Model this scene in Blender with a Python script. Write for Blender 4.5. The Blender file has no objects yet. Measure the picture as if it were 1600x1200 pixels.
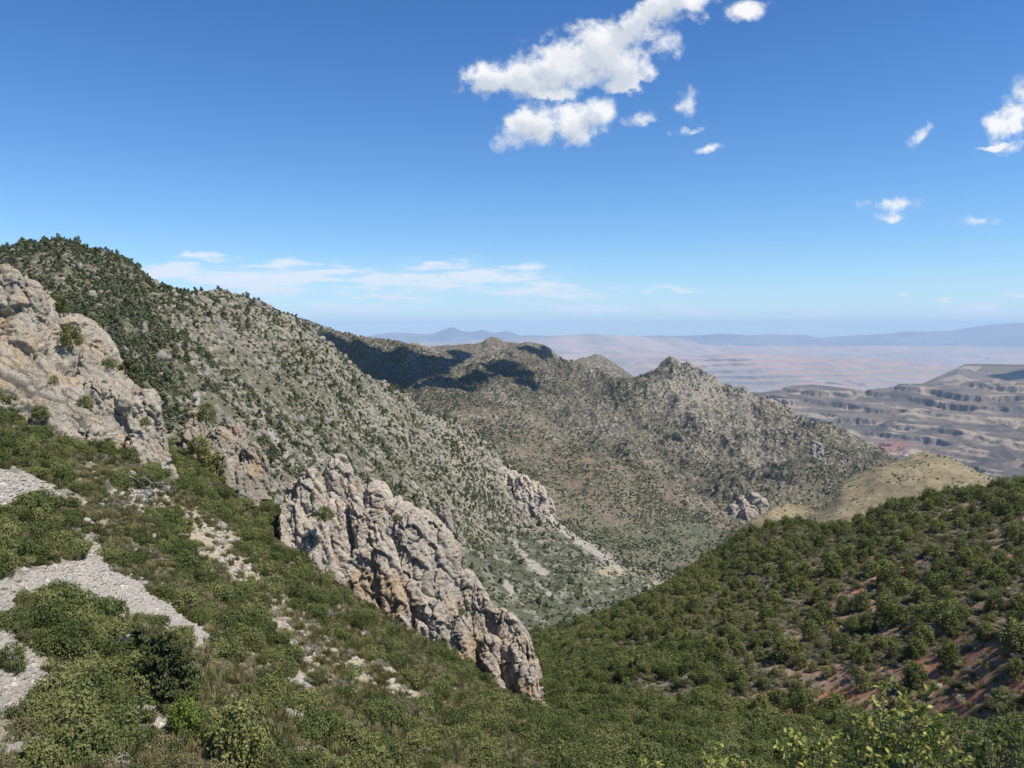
import bpy, math, random
import numpy as np
from math import radians, sin, cos, pi

SC = bpy.context.scene
COL = SC.collection
rng = np.random.default_rng(7)

# ------------------------------------------------------------------ camera
FOC = 1244.4
PITCH = radians(3.68)
cam_d = bpy.data.cameras.new('camera')
cam = bpy.data.objects.new('camera', cam_d)
COL.objects.link(cam)
cam_d.sensor_width = 36.0
cam_d.lens = 28.0
cam_d.clip_start = 0.1
cam_d.clip_end = 200000.0
cam.location = (0, 0, 0)
cam.rotation_euler = (radians(90) - PITCH, 0, 0)
SC.camera = cam

# ------------------------------------------------------------------ sun, sky, exposure
SUN_AZ = radians(112)      # clockwise from the view direction (+Y)
SUN_EL = radians(57)
SUN_DIR = np.array([sin(SUN_AZ) * cos(SUN_EL), cos(SUN_AZ) * cos(SUN_EL), sin(SUN_EL)])
sd = bpy.data.lights.new('sun', 'SUN')
sd.energy = 4.0
sd.angle = radians(0.5)
sd.color = (1.0, 0.95, 0.87)
sun = bpy.data.objects.new('sun', sd)
COL.objects.link(sun)
sun.rotation_euler = (pi / 2 - SUN_EL, 0, pi - SUN_AZ)
SKY_STRENGTH = 0.115
SC.view_settings.view_transform = 'Standard'
SC.view_settings.look = 'None'
SC.view_settings.exposure = 0.6
SC.view_settings.gamma = 1.0
SC.view_settings.use_curve_mapping = False
SC.cycles.max_bounces = 5
SC.cycles.diffuse_bounces = 2
SC.cycles.glossy_bounces = 1
SC.cycles.transmission_bounces = 3
SC.cycles.volume_bounces = 2
SC.cycles.use_denoising = True
SC.cycles.sample_clamp_indirect = 3.0


class NT:
    """small node tree writer"""
    def __init__(self, tree):
        self.t = tree
        tree.nodes.clear()

    def n(self, typ, **kw):
        nd = self.t.nodes.new(typ)
        ins = kw.pop('ins', {})
        for k, v in kw.items():
            setattr(nd, k, v)
        for k, v in ins.items():
            self.set(nd.inputs[k], v)
        return nd

    def set(self, sock, v):
        if isinstance(v, bpy.types.NodeSocket):
            self.t.links.new(v, sock)
        elif isinstance(v, bpy.types.Node):
            self.t.links.new(v.outputs[0], sock)
        else:
            if sock.type == 'RGBA' and hasattr(v, '__len__') and len(v) == 3:
                v = (*v, 1)
            sock.default_value = v

    def m(self, op, a, b=0.0, c=None, clamp=False):
        nd = self.t.nodes.new('ShaderNodeMath')
        nd.operation = op
        nd.use_clamp = clamp
        self.set(nd.inputs[0], a)
        self.set(nd.inputs[1], b)
        if c is not None:
            self.set(nd.inputs[2], c)
        return nd.outputs[0]

    def mix(self, f, a, b, blend='MIX'):
        nd = self.t.nodes.new('ShaderNodeMix')
        nd.data_type = 'RGBA'
        nd.blend_type = blend
        self.set(nd.inputs[0], f)
        self.set(nd.inputs[6], a)
        self.set(nd.inputs[7], b)
        return nd.outputs[2]

    def sstep(self, v, lo, hi):
        nd = self.t.nodes.new('ShaderNodeMapRange')
        nd.interpolation_type = 'SMOOTHSTEP'
        self.set(nd.inputs[0], v)
        nd.inputs[1].default_value = lo
        nd.inputs[2].default_value = hi
        return nd.outputs[0]

    def noise(self, vec, scale, detail=5, rough=0.55, color=False):
        nd = self.n('ShaderNodeTexNoise', ins={'Vector': vec, 'Scale': scale, 'Detail': detail, 'Roughness': rough})
        return nd.outputs[1] if color else nd.outputs[0]


def build_world():
    w = bpy.data.worlds.new('World')
    SC.world = w
    w.use_nodes = True
    T = NT(w.node_tree)
    out = T.n('ShaderNodeOutputWorld')
    sky = T.n('ShaderNodeTexSky')
    sky.sky_type = 'NISHITA'
    sky.sun_disc = False
    sky.sun_elevation = SUN_EL
    sky.sun_rotation = SUN_AZ
    sky.altitude = 1900
    sky.air_density = 1.15
    sky.dust_density = 0.25
    sky.ozone_density = 2.2
    tc = T.n('ShaderNodeTexCoord')
    sep = T.n('ShaderNodeSeparateXYZ', ins={0: tc.outputs['Generated']})
    y = T.m('MAXIMUM', sep.outputs[1], 0.02)
    u = T.m('DIVIDE', sep.outputs[0], y)
    v = T.m('DIVIDE', sep.outputs[2], y)
    ahead = T.m('GREATER_THAN', sep.outputs[1], 0.05)
    uv = T.n('ShaderNodeCombineXYZ', ins={0: u, 1: v, 2: 0.0})
    # domain warp so that the cloud outlines are ragged
    wn = T.noise(uv, 9.0, 6, 0.62, color=True)
    wv = T.n('ShaderNodeVectorMath', operation='SUBTRACT', ins={0: wn, 1: (0.5, 0.5, 0.5)})
    ws = T.n('ShaderNodeVectorMath', operation='SCALE', ins={0: wv.outputs[0], 3: 0.06})
    wn2 = T.noise(uv, 42.0, 6, 0.66, color=True)
    wv2 = T.n('ShaderNodeVectorMath', operation='SUBTRACT', ins={0: wn2, 1: (0.5, 0.5, 0.5)})
    ws2 = T.n('ShaderNodeVectorMath', operation='SCALE', ins={0: wv2.outputs[0], 3: 0.040})
    wa = T.n('ShaderNodeVectorMath', operation='ADD', ins={0: uv.outputs[0], 1: ws.outputs[0]})
    wb = T.n('ShaderNodeVectorMath', operation='ADD', ins={0: wa.outputs[0], 1: ws2.outputs[0]})

    wm = T.n('ShaderNodeVectorMath', operation='SUBTRACT', ins={0: wb.outputs[0], 1: uv.outputs[0]})
    wm2 = T.n('ShaderNodeVectorMath', operation='SCALE', ins={0: wm.outputs[0], 3: 0.42})
    wc = T.n('ShaderNodeVectorMath', operation='ADD', ins={0: uv.outputs[0], 1: wm2.outputs[0]})

    def px2uv(px, py):
        a = (px - 800) / FOC
        b = -(py - 600) / FOC
        yy = cos(PITCH) + b * sin(PITCH)
        return a / yy, (-sin(PITCH) + b * cos(PITCH)) / yy

    def blob(vec, px, py, rx, ry, ang=0.0, s=1.0):
        cu, cv = px2uv(px, py)
        mp = T.n('ShaderNodeMapping', vector_type='TEXTURE')
        T.set(mp.inputs[0], vec)
        mp.inputs[1].default_value = (cu, cv, 0)
        mp.inputs[2].default_value = (0, 0, radians(ang))
        mp.inputs[3].default_value = (rx / FOC, ry / FOC, 1)
        ln = T.n('ShaderNodeVectorMath', operation='LENGTH', ins={0: mp.outputs[0]})
        return T.m('MULTIPLY', T.m('SUBTRACT', 1.0, ln.outputs['Value']), s)

    big = [(762, 118, 46, 34, 15), (815, 118, 70, 40, 5), (880, 100, 80, 46, 18), (940, 78, 78, 48, 25),
           (975, 98, 52, 42, 0), (1000, 30, 66, 36, 30), (1050, 5, 60, 34, 15), (925, 65, 50, 34, 30), (985, 122, 48, 15, 18), (850, 142, 60, 14, 0),
           (838, 196, 62, 34, 10), (890, 190, 62, 34, 5), (935, 172, 36, 26, 20), (800, 216, 30, 15, 20), (897, 216, 26, 14, 0),
           (1047, 70, 26, 22, 0), (1012, 90, 26, 10, 45), (1076, 158, 22, 19, 30), (1006, 180, 30, 11, 5), (1106, 229, 26, 6, 8),
           (1160, 12, 40, 18, 12), (1078, 202, 28, 6, 5), (1438, 208, 26, 10, 40), (1585, 180, 56, 26, 35), (1600, 150, 32, 26, 0),
           (1588, 228, 24, 12, 10), (1390, 318, 42, 9, 5), (1388, 340, 26, 7, 0), (1533, 349, 24, 8, 0), (1558, 226, 34, 6, 8)]
    soft = [(1390, 318, 42, 9, 5)]
    acc = None
    for b in big:
        f = blob((wc if b[2] < 43 else wb).outputs[0], *b, s=(0.40 if b[2] < 33 or b[2] == 42 else 1.0))
        acc = f if acc is None else T.m('SMOOTH_MAX', acc, f, 0.25)
    det = T.noise(uv, 30.0, 7, 0.62)
    dens = T.m('ADD', acc, T.m('MULTIPLY', T.m('SUBTRACT', det, 0.5), 1.7))
    cover = T.sstep(dens, -0.08, 0.62)
    # lit tops and greyer undersides of the thick part
    up = T.n('ShaderNodeVectorMath', operation='ADD', ins={0: wb.outputs[0], 1: (0.008, 0.016, 0)})
    acc2 = None
    for b in big[:15]:
        f = blob(up.outputs[0], *b)
        acc2 = f if acc2 is None else T.m('SMOOTH_MAX', acc2, f, 0.25)
    thick = T.m('ADD', acc2, T.m('MULTIPLY', T.m('SUBTRACT', T.noise(up.outputs[0], 22.0, 6, 0.6), 0.5), 1.1))
    shade = T.sstep(thick, 0.0, 0.8)
    # low far streaks: long thin bands, broken up
    st = T.n('ShaderNodeMapping', ins={0: uv})
    st.inputs[3].default_value = (15.0, 95.0, 1)
    sn = T.noise(st, 1.0, 7, 0.62)
    st2 = T.n('ShaderNodeMapping', ins={0: uv})
    st2.inputs[3].default_value = (3.0, 9.0, 1)
    sn2 = T.noise(st2, 1.0, 3, 0.5)
    bands = [(420, 430, 230, 32), (700, 436, 260, 34), (840, 452, 170, 20), (560, 484, 140, 15), (290, 428, 120, 30), (960, 482, 150, 14), (880, 480, 90, 12),
             (600, 462, 120, 8), (1085, 487, 80, 10), (1116, 488, 20, 7), (1540, 489, 120, 13), (1280, 486, 40, 7), (1410, 468, 14, 6), (1475, 468, 24, 6), (1590, 460, 40, 6),
             (330, 400, 60, 12), (1050, 455, 60, 8), (780, 505, 300, 16)]
    acb = None
    for b in bands:
        f = blob(wa.outputs[0], b[0], b[1], b[2], b[3])
        acb = f if acb is None else T.m('MAXIMUM', acb, f)
    bd = T.m('ADD', T.m('MULTIPLY', acb, 0.26), T.m('ADD', T.m('MULTIPLY', sn, 0.85), T.m('MULTIPLY', sn2, 0.15)))
    bcov = T.m('MULTIPLY', T.sstep(bd, 0.54, 0.72), T.sstep(acb, -0.15, 0.30))
    bcov = T.m('MULTIPLY', bcov, 0.9)
    haze_v = T.m('MULTIPLY', T.sstep(acb, -0.1, 0.7), 0.16)
    bcov = T.m('MAXIMUM', bcov, haze_v)
    bcov = T.m('MULTIPLY', bcov, ahead)
    cover = T.m('MULTIPLY', cover, ahead)

    hsv = T.n('ShaderNodeHueSaturation', ins={'Saturation': 1.27, 'Value': 1.0, 'Color': sky.outputs[0]})
    skyc = T.mix(1.0, hsv.outputs[0], (0.63, 0.75, 0.87), 'MULTIPLY')
    zen = T.sstep(sep.outputs[2], 0.05, 0.55)
    skyc = T.mix(T.m('MULTIPLY', zen, 0.55), skyc, T.mix(1.0, skyc, (0.42, 0.52, 0.70), 'MULTIPLY'))
    K = 0.67 / SKY_STRENGTH
    c_lit = (0.98 * K, 0.98 * K, 0.98 * K)
    c_und = (0.64 * K, 0.69 * K, 0.76 * K)
    c_str = (0.90 * K, 0.94 * K, 1.0 * K)
    cc = T.mix(shade, c_lit, c_und)
    c1 = T.mix(bcov, skyc, c_str)
    c2 = T.mix(cover, c1, cc)
    bg = T.n('ShaderNodeBackground', ins={0: c2, 1: SKY_STRENGTH})
    T.t.links.new(bg.outputs[0], out.inputs[0])


build_world()


# ------------------------------------------------------------------ number helpers
def unproj(px, py, Y):
    px = np.asarray(px, float)
    py = np.asarray(py, float)
    Y = np.asarray(Y, float)
    a = (px - 800) / FOC
    b = -(py - 600) / FOC
    t = Y / (cos(PITCH) + b * sin(PITCH))
    return np.stack([a * t, Y + 0 * a, (-sin(PITCH) + b * cos(PITCH)) * t], -1)


def project(P):
    P = np.asarray(P, float)
    d = P[..., 1] * cos(PITCH) - P[..., 2] * sin(PITCH)
    b = (P[..., 1] * sin(PITCH) + P[..., 2] * cos(PITCH)) / d
    return 800 + FOC * P[..., 0] / d, 600 - FOC * b


def _h(ix, iy, iz, seed):
    h = (ix.astype(np.uint32) * np.uint32(374761393) + iy.astype(np.uint32) * np.uint32(668265263)
         + iz.astype(np.uint32) * np.uint32(2147483647 - 1013) + np.uint32((seed * 974634777) & 0xffffffff))
    h ^= h >> np.uint32(13)
    h *= np.uint32(1274126177)
    h ^= h >> np.uint32(16)
    h *= np.uint32(2246822519)
    h ^= h >> np.uint32(13)
    return h


GR = np.array([[1, 1, 0], [-1, 1, 0], [1, -1, 0], [-1, -1, 0], [1, 0, 1], [-1, 0, 1], [1, 0, -1], [-1, 0, -1],
               [0, 1, 1], [0, -1, 1], [0, 1, -1], [0, -1, -1], [1, 1, 0], [-1, 1, 0], [0, -1, 1], [0, -1, -1]], np.float32)


def perlin(P, seed=0):
    P = np.asarray(P, float)
    i = np.floor(P).astype(np.int64)
    f = (P - i).astype(np.float32)
    u = f * f * f * (f * (f * 6 - 15) + 10)
    r = None
    for dx in (0, 1):
        wx = u[..., 0] if dx else 1 - u[..., 0]
        for dy in (0, 1):
            wy = u[..., 1] if dy else 1 - u[..., 1]
            for dz in (0, 1):
                wz = u[..., 2] if dz else 1 - u[..., 2]
                g = GR[_h(i[..., 0] + dx, i[..., 1] + dy, i[..., 2] + dz, seed) & np.uint32(15)]
                d = g[..., 0] * (f[..., 0] - dx) + g[..., 1] * (f[..., 1] - dy) + g[..., 2] * (f[..., 2] - dz)
                d = d * (wx * wy * wz)
                r = d if r is None else r + d
    return r


def fbm(P, scale, octv=4, gain=0.5, seed=0, ridged=False):
    P = np.asarray(P, float) * scale
    a, s, tot = 1.0, 0.0, 0.0
    for o in range(octv):
        n = perlin(P, seed + o * 17)
        if ridged:
            n = 0.5 - np.abs(n) * 2
        s = s + a * n
        tot += a
        P = P * 2.03 + 11.7
        a *= gain
    return s / tot * (1.0 if ridged else 1.6)


def voronoi(P, seed=0, jit=0.9, tilt=False):
    """F1, F2 and the nearest cell's three random numbers"""
    P = np.asarray(P, np.float32)
    i = np.floor(P).astype(np.int64)
    f = P - i
    f1 = np.full(P.shape[:-1], 9.0, np.float32)
    f2 = f1.copy()
    rid = np.zeros(P.shape[:-1], np.uint32)
    off = np.zeros(P.shape, np.float32)
    for dx in (-1, 0, 1):
        for dy in (-1, 0, 1):
            for dz in (-1, 0, 1):
                h = _h(i[..., 0] + dx, i[..., 1] + dy, i[..., 2] + dz, seed)
                rx = (h & np.uint32(1023)).astype(np.float32) / 1023
                ry = ((h >> np.uint32(10)) & np.uint32(1023)).astype(np.float32) / 1023
                rz = ((h >> np.uint32(20)) & np.uint32(1023)).astype(np.float32) / 1023
                o = np.stack([dx + .5 + (rx - .5) * jit - f[..., 0], dy + .5 + (ry - .5) * jit - f[..., 1], dz + .5 + (rz - .5) * jit - f[..., 2]], -1)
                d = np.sqrt((o ** 2).sum(-1))
                near = d < f1
                f2 = np.where(near, f1, np.minimum(f2, d))
                f1 = np.where(near, d, f1)
                rid = np.where(near, h, rid)
                off = np.where(near[..., None], o, off)
    r = ((rid * np.uint32(2654435761)) >> np.uint32(8)).astype(np.float32) / 16777215.0
    if tilt:
        g = np.stack([((rid >> np.uint32(k)) & np.uint32(255)).astype(np.float32) / 127.5 - 1 for k in (3, 11, 19)], -1)
        return f1, f2, r, (off * g).sum(-1)
    return f1, f2, r


def ss(x, a, b):
    t = np.clip((x - a) / (b - a), 0, 1)
    return t * t * (3 - 2 * t)


def lerp(a, b, t):
    t = np.asarray(t)[..., None]
    return np.asarray(a) * (1 - t) + np.asarray(b) * t


def pip(poly, x, y):
    ins = np.zeros(np.shape(x), bool)
    n = len(poly)
    for k in range(n):
        x1, y1 = poly[k]
        x2, y2 = poly[(k + 1) % n]
        if y1 == y2:
            continue
        c = ((y1 > y) != (y2 > y)) & (x < (x2 - x1) * (y - y1) / (y2 - y1) + x1)
        ins ^= c
    return ins


# ------------------------------------------------------------------ mesh helpers
def mesh_np(name, V, F, smooth=True, col=None, fattr=None):
    V = np.ascontiguousarray(V, np.float32).reshape(-1, 3)
    F = np.ascontiguousarray(F, np.int32)
    me = bpy.data.meshes.new(name)
    nf, k = F.shape
    me.vertices.add(len(V))
    me.vertices.foreach_set('co', V.ravel())
    me.loops.add(nf * k)
    me.loops.foreach_set('vertex_index', F.ravel())
    me.polygons.add(nf)
    me.polygons.foreach_set('loop_start', np.arange(0, nf * k, k, dtype=np.int32))
    if smooth:
        me.polygons.foreach_set('use_smooth', np.ones(nf, bool))
    me.update(calc_edges=True)
    if col is not None:
        a = me.color_attributes.new('col', 'FLOAT_COLOR', 'POINT')
        c = np.ones((len(V), 4), np.float32)
        c[:, :3] = np.clip(np.asarray(col).reshape(-1, 3), 0.005, 0.9)
        a.data.foreach_set('color', c.ravel())
    if fattr is not None:
        a = me.attributes.new('v', 'FLOAT', 'FACE')
        a.data.foreach_set('value', np.ascontiguousarray(fattr, np.float32))
    return me


def tag(o, label=None, cat=None, group=None, kind=None):
    if label:
        o['label'] = label
    if cat:
        o['category'] = cat
    if group:
        o['group'] = group
    if kind:
        o['kind'] = kind
    return o


def obj(name, me, mat=None, parent=None, link=True):
    o = bpy.data.objects.new(name, me)
    if mat is not None and not me.materials:
        me.materials.append(mat)
    if link:
        COL.objects.link(o)
    if parent:
        o.parent = parent
    return o


def empty(name, loc):
    o = bpy.data.objects.new(name, None)
    COL.objects.link(o)
    o.location = [float(c) for c in loc]
    o.empty_display_size = 0.2
    return o


def grid_faces(ny, nx):
    i = np.arange(ny * nx).reshape(ny, nx)
    return np.stack([i[:-1, :-1], i[:-1, 1:], i[1:, 1:], i[1:, :-1]], -1).reshape(-1, 4)


def normals(P):
    gx = np.gradient(P, axis=1)
    gy = np.gradient(P, axis=0)
    n = np.cross(gx, gy)
    n /= np.linalg.norm(n, axis=-1, keepdims=True) + 1e-12
    return n


class Patch:
    """a sheet of terrain: rows run from the foot to the crest and down the far side"""
    def __init__(self, rows, x0, x1, nx, subs, backs=()):
        px = np.linspace(x0, x1, nx)
        R = []
        for r in rows:
            r = np.array(r, float)
            yy = np.interp(px, r[:, 0], r[:, 1])
            dd = np.interp(px, r[:, 0], r[:, 2])
            def sm(a, k):
                return np.convolve(np.pad(a, k, mode='edge'), np.ones(2 * k + 1) / (2 * k + 1), 'valid')
            R.append(unproj(px, sm(yy, max(1, int(3.5 * nx / (x1 - x0)))), sm(sm(dd, max(2, nx // 120)), max(2, nx // 120))))
        crest = R[-1]
        for (dY, dz) in backs:
            b = crest.copy()
            b[:, 0] *= (crest[:, 1] + dY) / crest[:, 1]
            b[:, 1] += dY
            b[:, 2] += dz
            R.append(b)
        R = np.array(R)
        K = len(R)
        out = []
        vis = len(rows)
        subs = list(subs) + [10] * (K - 1 - len(subs))
        for s in range(K - 1):
            p1, p2 = R[s], R[s + 1]
            p0 = R[s - 1] if s > 0 else 2 * p1 - p2
            p3 = R[s + 2] if s + 2 < K else 2 * p2 - p1
            m = subs[s]
            # tangents limited so that uneven spacing never overshoots
            d0 = np.linalg.norm(p1 - p0, axis=-1, keepdims=True) + 1e-6
            d1 = np.linalg.norm(p2 - p1, axis=-1, keepdims=True) + 1e-6
            d2 = np.linalg.norm(p3 - p2, axis=-1, keepdims=True) + 1e-6
            t1 = ((p1 - p0) / d0 * d1 + (p2 - p1)) / 2
            t2 = ((p3 - p2) / d2 * d1 + (p2 - p1)) / 2
            for j in range(m):
                t = j / m
                h00 = 2 * t**3 - 3 * t**2 + 1
                h10 = t**3 - 2 * t**2 + t
                h01 = -2 * t**3 + 3 * t**2
                h11 = t**3 - t**2
                out.append(h00 * p1 + h10 * t1 + h01 * p2 + h11 * t2)
        out.append(R[-1])
        self.P = np.array(out)
        self.nv = sum(subs[:vis - 1])
        self.refresh()

    def refresh(self):
        self.PX, self.PY = project(self.P)
        self.N = normals(self.P)
        s = np.sign(self.N[..., 2:3].mean()) or 1
        self.N *= s
        self.C = np.zeros(self.P.shape)

    def crest_fade(self, w=0.0):
        """1 everywhere but eased towards w on the crest rows"""
        r = np.arange(self.P.shape[0])
        t = np.clip(np.abs(r - self.nv) / 14.0, 0, 1)
        return (w + (1 - w) * t)[:, None]

    def build(self, name, mat):
        ny, nx = self.P.shape[:2]
        me = mesh_np(name, self.P, grid_faces(ny, nx), True, self.C)
        o = obj(name, me, mat)
        tag(o, kind='structure')
        return o

    def sample(self, n, dens, r=None):
        """n points spread by area times density; returns points, normals, px, py"""
        r = r or rng
        P = self.P
        a = np.linalg.norm(np.cross(P[1:, :-1] - P[:-1, :-1], P[:-1, 1:] - P[:-1, :-1]), axis=-1)
        d = np.asarray(dens)
        d = (d[1:, :-1] + d[:-1, :-1] + d[:-1, 1:] + d[1:, 1:]) / 4
        w = (a * np.clip(d, 0, None)).ravel()
        cs = np.cumsum(w)
        k = np.searchsorted(cs, r.random(n) * cs[-1])
        k = np.clip(k, 0, len(w) - 1)
        j, i = np.divmod(k, P.shape[1] - 1)
        u = r.random(n)[:, None]
        v = r.random(n)[:, None]
        Q = (P[j, i] * (1 - u) + P[j, i + 1] * u) * (1 - v) + (P[j + 1, i] * (1 - u) + P[j + 1, i + 1] * u) * v
        return Q, self.N[j, i], self.PX[j, i], self.PY[j, i], self.C[j, i]

    def at(self, px, py):
        """surface point seen nearest to a picture position"""
        d = (self.PX - px) ** 2 + (self.PY - py) ** 2
        d[self.nv + 2:] += 1e6
        k = np.argmin(d)
        j, i = np.unravel_index(k, d.shape)
        return self.P[j, i].copy()


# ------------------------------------------------------------------ materials
def mat_terrain(name, specs=(), bump=0.0, bscale=1.0, rough=0.95, var=0.3, vscale=1.0):
    m = bpy.data.materials.new(name)
    m.use_nodes = True
    T = NT(m.node_tree)
    out = T.n('ShaderNodeOutputMaterial')
    at = T.n('ShaderNodeAttribute', attribute_name='col')
    geo = T.n('ShaderNodeNewGeometry')
    pos = geo.outputs['Position']
    n1 = T.noise(pos, vscale, 6, 0.65)
    f = T.m('ADD', T.m('MULTIPLY', T.m('SUBTRACT', n1, 0.5), var * 2), 1.0)
    fc = T.n('ShaderNodeCombineXYZ', ins={0: f, 1: f, 2: f})
    c = T.mix(1.0, at.outputs[0], fc.outputs[0], 'MULTIPLY')
    for (sc, lo, hi, colr, amt) in specs:
        nn = T.noise(pos, sc, 4, 0.6)
        c = T.mix(T.m('MULTIPLY', T.sstep(nn, lo, hi), amt), c, colr)
    bs = T.n('ShaderNodeBsdfPrincipled', ins={'Base Color': c, 'Roughness': rough, 'Specular IOR Level': 0.1})
    if bump:
        bn = T.noise(pos, bscale, 6, 0.7)
        b = T.n('ShaderNodeBump', ins={'Strength': 1.0, 'Distance': bump, 'Height': bn})
        T.set(bs.inputs['Normal'], b)
    T.t.links.new(bs.outputs[0], out.inputs[0])
    return m


def mat_rock(name, base, warm, dark, scale=1.0):
    m = bpy.data.materials.new(name)
    m.use_nodes = True
    T = NT(m.node_tree)
    out = T.n('ShaderNodeOutputMaterial')
    at = T.n('ShaderNodeAttribute', attribute_name='col')
    geo = T.n('ShaderNodeNewGeometry')
    pos = geo.outputs['Position']
    n1 = T.noise(pos, 1.4 * scale, 8, 0.7)
    f = T.m('ADD', T.m('MULTIPLY', T.m('SUBTRACT', n1, 0.5), 0.55), 1.0)
    fc = T.n('ShaderNodeCombineXYZ', ins={0: f, 1: f, 2: f})
    c = T.mix(1.0, at.outputs[0], fc.outputs[0], 'MULTIPLY')
    n2 = T.noise(pos, 4.5 * scale, 5, 0.65)
    c = T.mix(T.m('MULTIPLY', T.sstep(n2, 0.56, 0.70), 0.45), c, dark)
    n3 = T.noise(pos, 0.28 * scale, 5, 0.6)
    c = T.mix(T.m('MULTIPLY', T.sstep(n3, 0.52, 0.68), 0.45), c, warm)
    bs = T.n('ShaderNodeBsdfPrincipled', ins={'Base Color': c, 'Roughness': 0.92, 'Specular IOR Level': 0.15})
    bn = T.m('ADD', T.noise(pos, 5.0 * scale, 8, 0.8), T.m('MULTIPLY', T.noise(pos, 1.3 * scale, 6, 0.7), 2.0))
    b = T.n('ShaderNodeBump', ins={'Strength': 1.0, 'Distance': 0.3 / scale, 'Height': bn})
    T.set(bs.inputs['Normal'], b)
    T.t.links.new(bs.outputs[0], out.inputs[0])
    return m


def mat_leaf(name, c0, c1, c2, transl=0.25, rand=0.5):
    """dark to light leaf colours by leaf, tinted a little for each plant"""
    m = bpy.data.materials.new(name)
    m.use_nodes = True
    T = NT(m.node_tree)
    out = T.n('ShaderNodeOutputMaterial')
    at = T.n('ShaderNodeAttribute', attribute_name='v')
    oi = T.n('ShaderNodeObjectInfo')
    f = T.m('ADD', T.m('MULTIPLY', at.outputs['Fac'], 1 - rand * 0.5), T.m('MULTIPLY', T.m('SUBTRACT', oi.outputs['Random'], 0.25), rand))
    cr = T.n('ShaderNodeValToRGB')
    e = cr.color_ramp.elements
    e[0].position, e[0].color = 0.05, (*c0, 1)
    e[1].position, e[1].color = 0.95, (*c2, 1)
    k = e.new(0.5)
    k.color = (*c1, 1)
    T.set(cr.inputs[0], f)
    d = T.n('ShaderNodeBsdfDiffuse', ins={0: cr.outputs[0]})
    t = T.n('ShaderNodeBsdfTranslucent', ins={0: T.mix(0.5, cr.outputs[0], (0.16, 0.22, 0.04))})
    mx = T.n('ShaderNodeMixShader', ins={0: transl, 1: d.outputs[0], 2: t.outputs[0]})
    T.t.links.new(mx.outputs[0], out.inputs[0])
    return m


def mat_plain(name, c, rough=0.9):
    m = bpy.data.materials.new(name)
    m.use_nodes = True
    T = NT(m.node_tree)
    out = T.n('ShaderNodeOutputMaterial')
    geo = T.n('ShaderNodeNewGeometry')
    n1 = T.noise(geo.outputs['Position'], 6.0, 5, 0.7)
    cc = T.mix(n1, tuple(x * 0.6 for x in c), tuple(min(1, x * 1.3) for x in c))
    bs = T.n('ShaderNodeBsdfPrincipled', ins={'Base Color': cc, 'Roughness': rough, 'Specular IOR Level': 0.2})
    T.t.links.new(bs.outputs[0], out.inputs[0])
    return m


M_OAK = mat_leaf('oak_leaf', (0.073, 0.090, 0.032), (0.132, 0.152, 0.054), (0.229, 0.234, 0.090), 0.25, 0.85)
M_BRUSH = mat_leaf('brush_leaf', (0.104, 0.105, 0.049), (0.188, 0.177, 0.086), (0.312, 0.266, 0.149), 0.25, 0.85)
M_GREY = mat_leaf('grey_leaf', (0.164, 0.161, 0.120), (0.271, 0.252, 0.193), (0.415, 0.365, 0.294), 0.15)
M_JUN = mat_leaf('juniper_leaf', (0.095, 0.111, 0.041), (0.164, 0.181, 0.063), (0.275, 0.264, 0.096), 0.15)
M_PINE = mat_leaf('pine_needle', (0.063, 0.067, 0.026), (0.089, 0.109, 0.048), (0.150, 0.159, 0.069), 0.12)
M_FAR = mat_leaf('far_leaf', (0.081, 0.096, 0.058), (0.133, 0.147, 0.082), (0.212, 0.212, 0.126), 0.1, 0.7)
M_LIME = mat_leaf('bright_leaf', (0.091, 0.126, 0.028), (0.154, 0.210, 0.042), (0.266, 0.322, 0.077), 0.3, 0.1)
M_STRAW = mat_leaf('straw', (0.150, 0.140, 0.060), (0.235, 0.210, 0.095), (0.360, 0.310, 0.160), 0.3, 0.6)
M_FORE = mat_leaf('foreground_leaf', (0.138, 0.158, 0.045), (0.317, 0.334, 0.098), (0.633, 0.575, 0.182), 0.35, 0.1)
M_BARK = mat_plain('bark', (0.16, 0.13, 0.10))
M_DEAD = mat_plain('dead_wood', (0.38, 0.35, 0.31))
M_ROCK = mat_rock('limestone', (0.4, 0.36, 0.3), (0.40, 0.315, 0.20), (0.16, 0.148, 0.13))
M_STONE = mat_rock('pale_stone', (0.4, 0.36, 0.3), (0.36, 0.30, 0.22), (0.20, 0.185, 0.165), 2.0)


# ------------------------------------------------------------------ plant prototypes
def leaf_quads(r, cen, nrm, size, aspect=1.7, wild=0.8):
    """rhombic leaf faces at the given centres, facing roughly along nrm"""
    n = len(cen)
    d = nrm + r.normal(size=(n, 3)) * wild
    d /= np.linalg.norm(d, axis=1, keepdims=True) + 1e-9
    t = np.cross(d, r.normal(size=(n, 3)))
    t /= np.linalg.norm(t, axis=1, keepdims=True) + 1e-9
    b = np.cross(d, t)
    s = size * (0.6 + 0.8 * r.random((n, 1)))
    V = np.stack([cen - t * s * aspect / 2, cen + b * s / 2, cen + t * s * aspect / 2, cen - b * s / 2], 1)
    return V.reshape(-1, 3), np.arange(4 * n).reshape(n, 4)


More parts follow.
